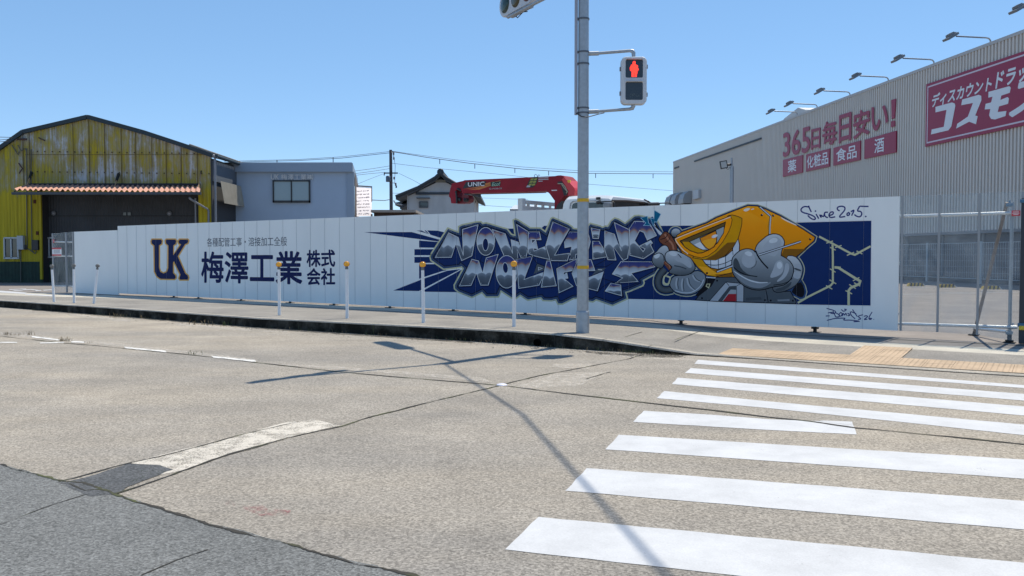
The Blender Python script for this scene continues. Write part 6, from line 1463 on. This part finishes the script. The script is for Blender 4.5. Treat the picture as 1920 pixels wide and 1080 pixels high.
# big sign board
q = [F_(1734.6, 275.2, .18), None, None, F_(1735, 158.8, .18)]
q[3].x, q[3].y = q[0].x, q[0].y
wb_ = 15.8; q[1] = q[0] - SD * wb_; q[2] = q[3] - SD * wb_
bs = thing('store_sign_board', 'huge crimson sign board with white border and katakana store name, cut by the picture edge', 'sign', (q[0] + q[1]) / 2)
m = MB(); m.prism(q, -SN * .08); m.build('board', M_sr, bs)
hb_ = q[3].z - q[0].z
def bq(s_, v): return q[0] - SD * s_ + UP * (hb_ * v)
m = MB()
for (s0, s1, v0, v1) in ((.12, wb_ - .12, .045, .068), (.12, wb_ - .12, .935, .958), (.12, .19, .068, .935), (wb_ - .19, wb_ - .12, .068, .935)):
    m.poly([bq(s0, v0) + SN * .004, bq(s1, v0) + SN * .004, bq(s1, v1) + SN * .004, bq(s0, v1) + SN * .004])
m.build('border', mat('sign border', (.68, .60, .66)), bs, fixn=False)
def sof(x, y): return (q[0] - F_(x, y, .18)).dot(SD)
m = MB()
def btext(body, s0, s1, v0, v1, off, shear):
    text_on(m, body, [bq(s0, v0), bq(s1, v0), bq(s1, v1), bq(s0, v1)], SN, .006, off, 0, 0, shear)
sa, sb_ = sof(1748, 196), sof(1860, 145); sc2 = sof(1869, 150)
btext('ディスカウント', sa, sb_, .60, .80, .032, .03); btext('ドラッグ', sc2, sc2 + (sb_ - sa) * .62, .60, .84, .032, .05)
s0 = sof(1747, 245); s1 = sof(1790, 235)
def glyph(xs, polys):
    for pl in polys: m.poly([F_(1700 + x / 4.6955, 60 + y / 4.6955, .18) + SN * .008 for x, y in pl])
glyph(None, [[(255, 660), (400, 620), (425, 630), (430, 650), (395, 830), (370, 865), (215, 902), (222, 858), (328, 835), (352, 685), (255, 708)],
             [(490, 595), (635, 553), (658, 562), (660, 600), (605, 735), (627, 742), (612, 812), (552, 790), (437, 850), (447, 808), (540, 745), (585, 625), (482, 645)],
             [(722, 527), (905, 477), (918, 490), (910, 535), (835, 560), (827, 598), (890, 572), (902, 585), (895, 632), (815, 655), (803, 705), (880, 695), (872, 740), (780, 770), (745, 765), (727, 735), (738, 678), (688, 682), (697, 632), (745, 620), (757, 570), (720, 578)]])
btext('ス', sof(1897, 210), sof(1897, 210) + 2.6, .16, .58, .045, .12)
m.build('lettering', M_sw, bs, fixn=False)
# ventilation hoods and meter box at the far end of the wall
M_hood = mat('hood grey', (.34, .345, .35), rough=.5)
hp = None
for i, (xa, ya, lab) in enumerate(((1299, 381, 'nearest of the three grey vent hoods at the far store corner'), (1283, 383, 'middle of the three grey vent hoods at the far store corner'), (1272, 384.5, 'vent hood closest to the far corner of the store wall'))):
    a = F_(xa, ya, 0)
    if hp is None:
        ztop = F_(1299, 358).z - a.z; t = thing('vent_hood', lab, 'vent hood', a, 'vent hoods on the store wall')
        m = MB(); pr = [SN * .06, SN * .9, SN * .9 + UP * ztop * .35, SN * .74 + UP * ztop * .75, SN * .36 + UP * ztop, SN * .06 + UP * ztop]
        m.prism(pr, SD * 1.5); o = m.build('hood', M_hood, None); o.parent = t
        m = MB(); m.box(SN * .4 + SD * .7 - UP * .1, (.9, .6, .18), 0, (SD, SN, UP)); o = m.build('grille', M_black, None); o.parent = t
        hp = t
    else: t = copy_tree(hp); t['label'] = lab; t.location = a
a = F_(1307, 365, .2); m = MB(); m.box(a, (1.6, .3, .75), 0, (SD, SN, UP), .03); t = m.build('meter_box', mat('pale meter box', (.5, .51, .52), rough=.5)); tag(t, 'small pale box on the store wall right of the vent hoods', 'meter box')
# parking lot lamp
lp = ondepth(1371, 480, 38); lt_ = thing('lot_lamp', 'slim grey lamp post with a tilted black floodlight in front of the store wall', 'lamp post', (lp.x, 38, .12))
def L_(x, y, d=0.0): return ondepth(x, y, 38 + d)
a = L_(1370.5, 296); MB().tube([(lp.x, 38, .12), (lp.x, 38, L_(1371, 312).z)], .085, 12).build('pole', M_galv, lt_)
MB().tube([(lp.x, 38, L_(1371, 312).z), (lp.x - .02, 38, a.z)], .04, 10).build('pole_top', M_galv, lt_)
d = (Vector((-.75, -.35, .0)) + UP * -.0).normalized(); hc2 = L_(1357.5, 308.5, -.1)
u_ = (Vector((.55, .1, -.83))).normalized(); ax1 = Vector((.83, .12, .55)).normalized() if False else None
e1 = (L_(1349, 304.5) - L_(1360, 302.5)); e1.normalize(); e2 = (L_(1357, 313) - L_(1349, 304.5)); e2.normalize(); e2 = (e2 - e1 * e2.dot(e1)).normalized(); e3 = e1.cross(e2)
m = MB(); m.box(hc2 + Vector((0, .06, 0)), (.32, .34, .07), 0, (e1, e2, e3), .01); m.tube([hc2 + Vector((.1, .1, 0)), L_(1366, 309, 0), L_(1371, 308.5)], .05, 8); m.tube([L_(1361, 315), L_(1365, 318), L_(1369, 313)], .012, 5); m.build('lamp_head', M_black, lt_)
MB().box(hc2 + Vector((0, .06, 0)) + (e3 if e3.y < 0 else -e3) * .038, (.24, .26, .006), 0, (e1, e2, e3)).build('lamp_glass', mat('lamp glass pale', (.42, .42, .40), rough=.2), lt_)
# temporary mesh fence, wheel stops and bay lines in the lot seen through the clear panels
M_mesh = mat('mesh wire', (.50, .56, .60), rough=.4, metal=.4)
def mesh_panel(label, s0, s1, z0, z1, h):
    t = thing('mesh_fence_panel', label, 'fence', Sp((s0 + s1) / 2, .1, h), 'mesh fence panels in front of the store')
    m = MB(); nn_ = int(abs(s1 - s0) / .15)
    for k in range(nn_ + 1): s_ = s0 + (s1 - s0) * k / nn_; m.box(Sp(s_, (z0 + z1) / 2, h), (.008, .008, z1 - z0), 0, (SD, SN, UP))
    for k in range(7): m.box(Sp((s0 + s1) / 2, z0 + (z1 - z0) * k / 6, h), (abs(s1 - s0), .008 if 0 < k < 6 else .02, .008 if 0 < k < 6 else .02), 0, (SD, SN, UP))
    m.build('mesh', M_mesh, t)
    m = MB()
    for s_ in (s0, s1): m.box(Sp(s_, (z1 + .05) / 2 + .03, h), (.045, .045, z1), 0, (SD, SN, UP))
    m.build('post', M_mesh, t)
def sF(x, y, h): return (F_(x, y, h) - SP).dot(SD)
hz = .75; ft_ = F_(1738, 457.5, hz).z; fb3 = F_(1738, 519, hz).z
mesh_panel('mesh fence panel left of the white fence post behind the clear bay', sF(1684, 460, hz) + 1.0, sF(1738, 458, hz), fb3, ft_, hz)
mesh_panel('mesh fence panel between the two white fence posts behind the clear bays', sF(1738, 458, hz) - .06, sF(1839, 456, hz), fb3, ft_, hz)
mesh_panel('mesh fence panel behind the bright standard pipe near the gate post', sF(1839, 456, hz) - .06, sF(1930, 455, hz) , fb3, ft_, hz)
M_yst = mat('stop yellow', (.60, .38, .03), rough=.7, var=.15, vscale=8)
ws0 = None
for (x, y, lab) in ((1716, 536.5, 'yellow and black wheel stop behind the clear bay next to the white hoarding'), (1774, 539, 'yellow and black wheel stop behind the middle clear bay'), (1857, 542.5, 'worn yellow and black wheel stop behind the bay with the brace pipe')):
    c = onz(x, y, .125)
    if ws0 is None:
        t = thing('wheel_stop', lab, 'wheel stop', c, 'wheel stops in the parking lot'); ax = (Vector((1, 0, 0)), Vector((0, 1, 0)), UP)
        m = MB(); pr = [Vector((-.3, -.08, 0)), Vector((.3, -.08, 0)), Vector((.26, -.03, .15)), Vector((-.26, -.03, .15))]
        m.prism([Vector((-.32, -.08, 0)), Vector((.32, -.08, 0)), Vector((.25, -.05, .12)), Vector((-.25, -.05, .12))], (0, .14, 0)); o = m.build('body', M_yst, None); o.parent = t
        m = MB()
        for k in range(4): x_ = -.24 + k * .14; m.prism([Vector((x_, -.083, .0)), Vector((x_ + .06, -.083, 0)), Vector((x_ + .10, -.054, .122)), Vector((x_ + .04, -.054, .122))], (0, .06, 0))
        o = m.build('black_stripes', M_black, None); o.parent = t; m = MB(); m.prism([Vector((.32, -.085, 0)), Vector((.40, -.06, 0)), Vector((.30, -.05, .10)), Vector((.25, -.055, .12))], (0, .13, 0)); o = m.build('pale_end', mat('pale end', (.5, .5, .48)), None); o.parent = t
        ws0 = t
    else: t = copy_tree(ws0); t['label'] = lab; t.location = c
ml = MB()
def lot_line(pts, w):
    p = [onz(x, y, .132) for x, y in pts]
    ribbon(ml, p, w, .06, .5)
lot_line([(1600, 537.5), (1683, 539.5), (1760, 539.8)], .12); lot_line([(1760, 548.5), (1905, 547.8), (1960, 547.6)], .12); lot_line([(1600, 552.5), (1683, 552), (1832, 550)], .10)
struct(ml.build('bay_line', M_line))
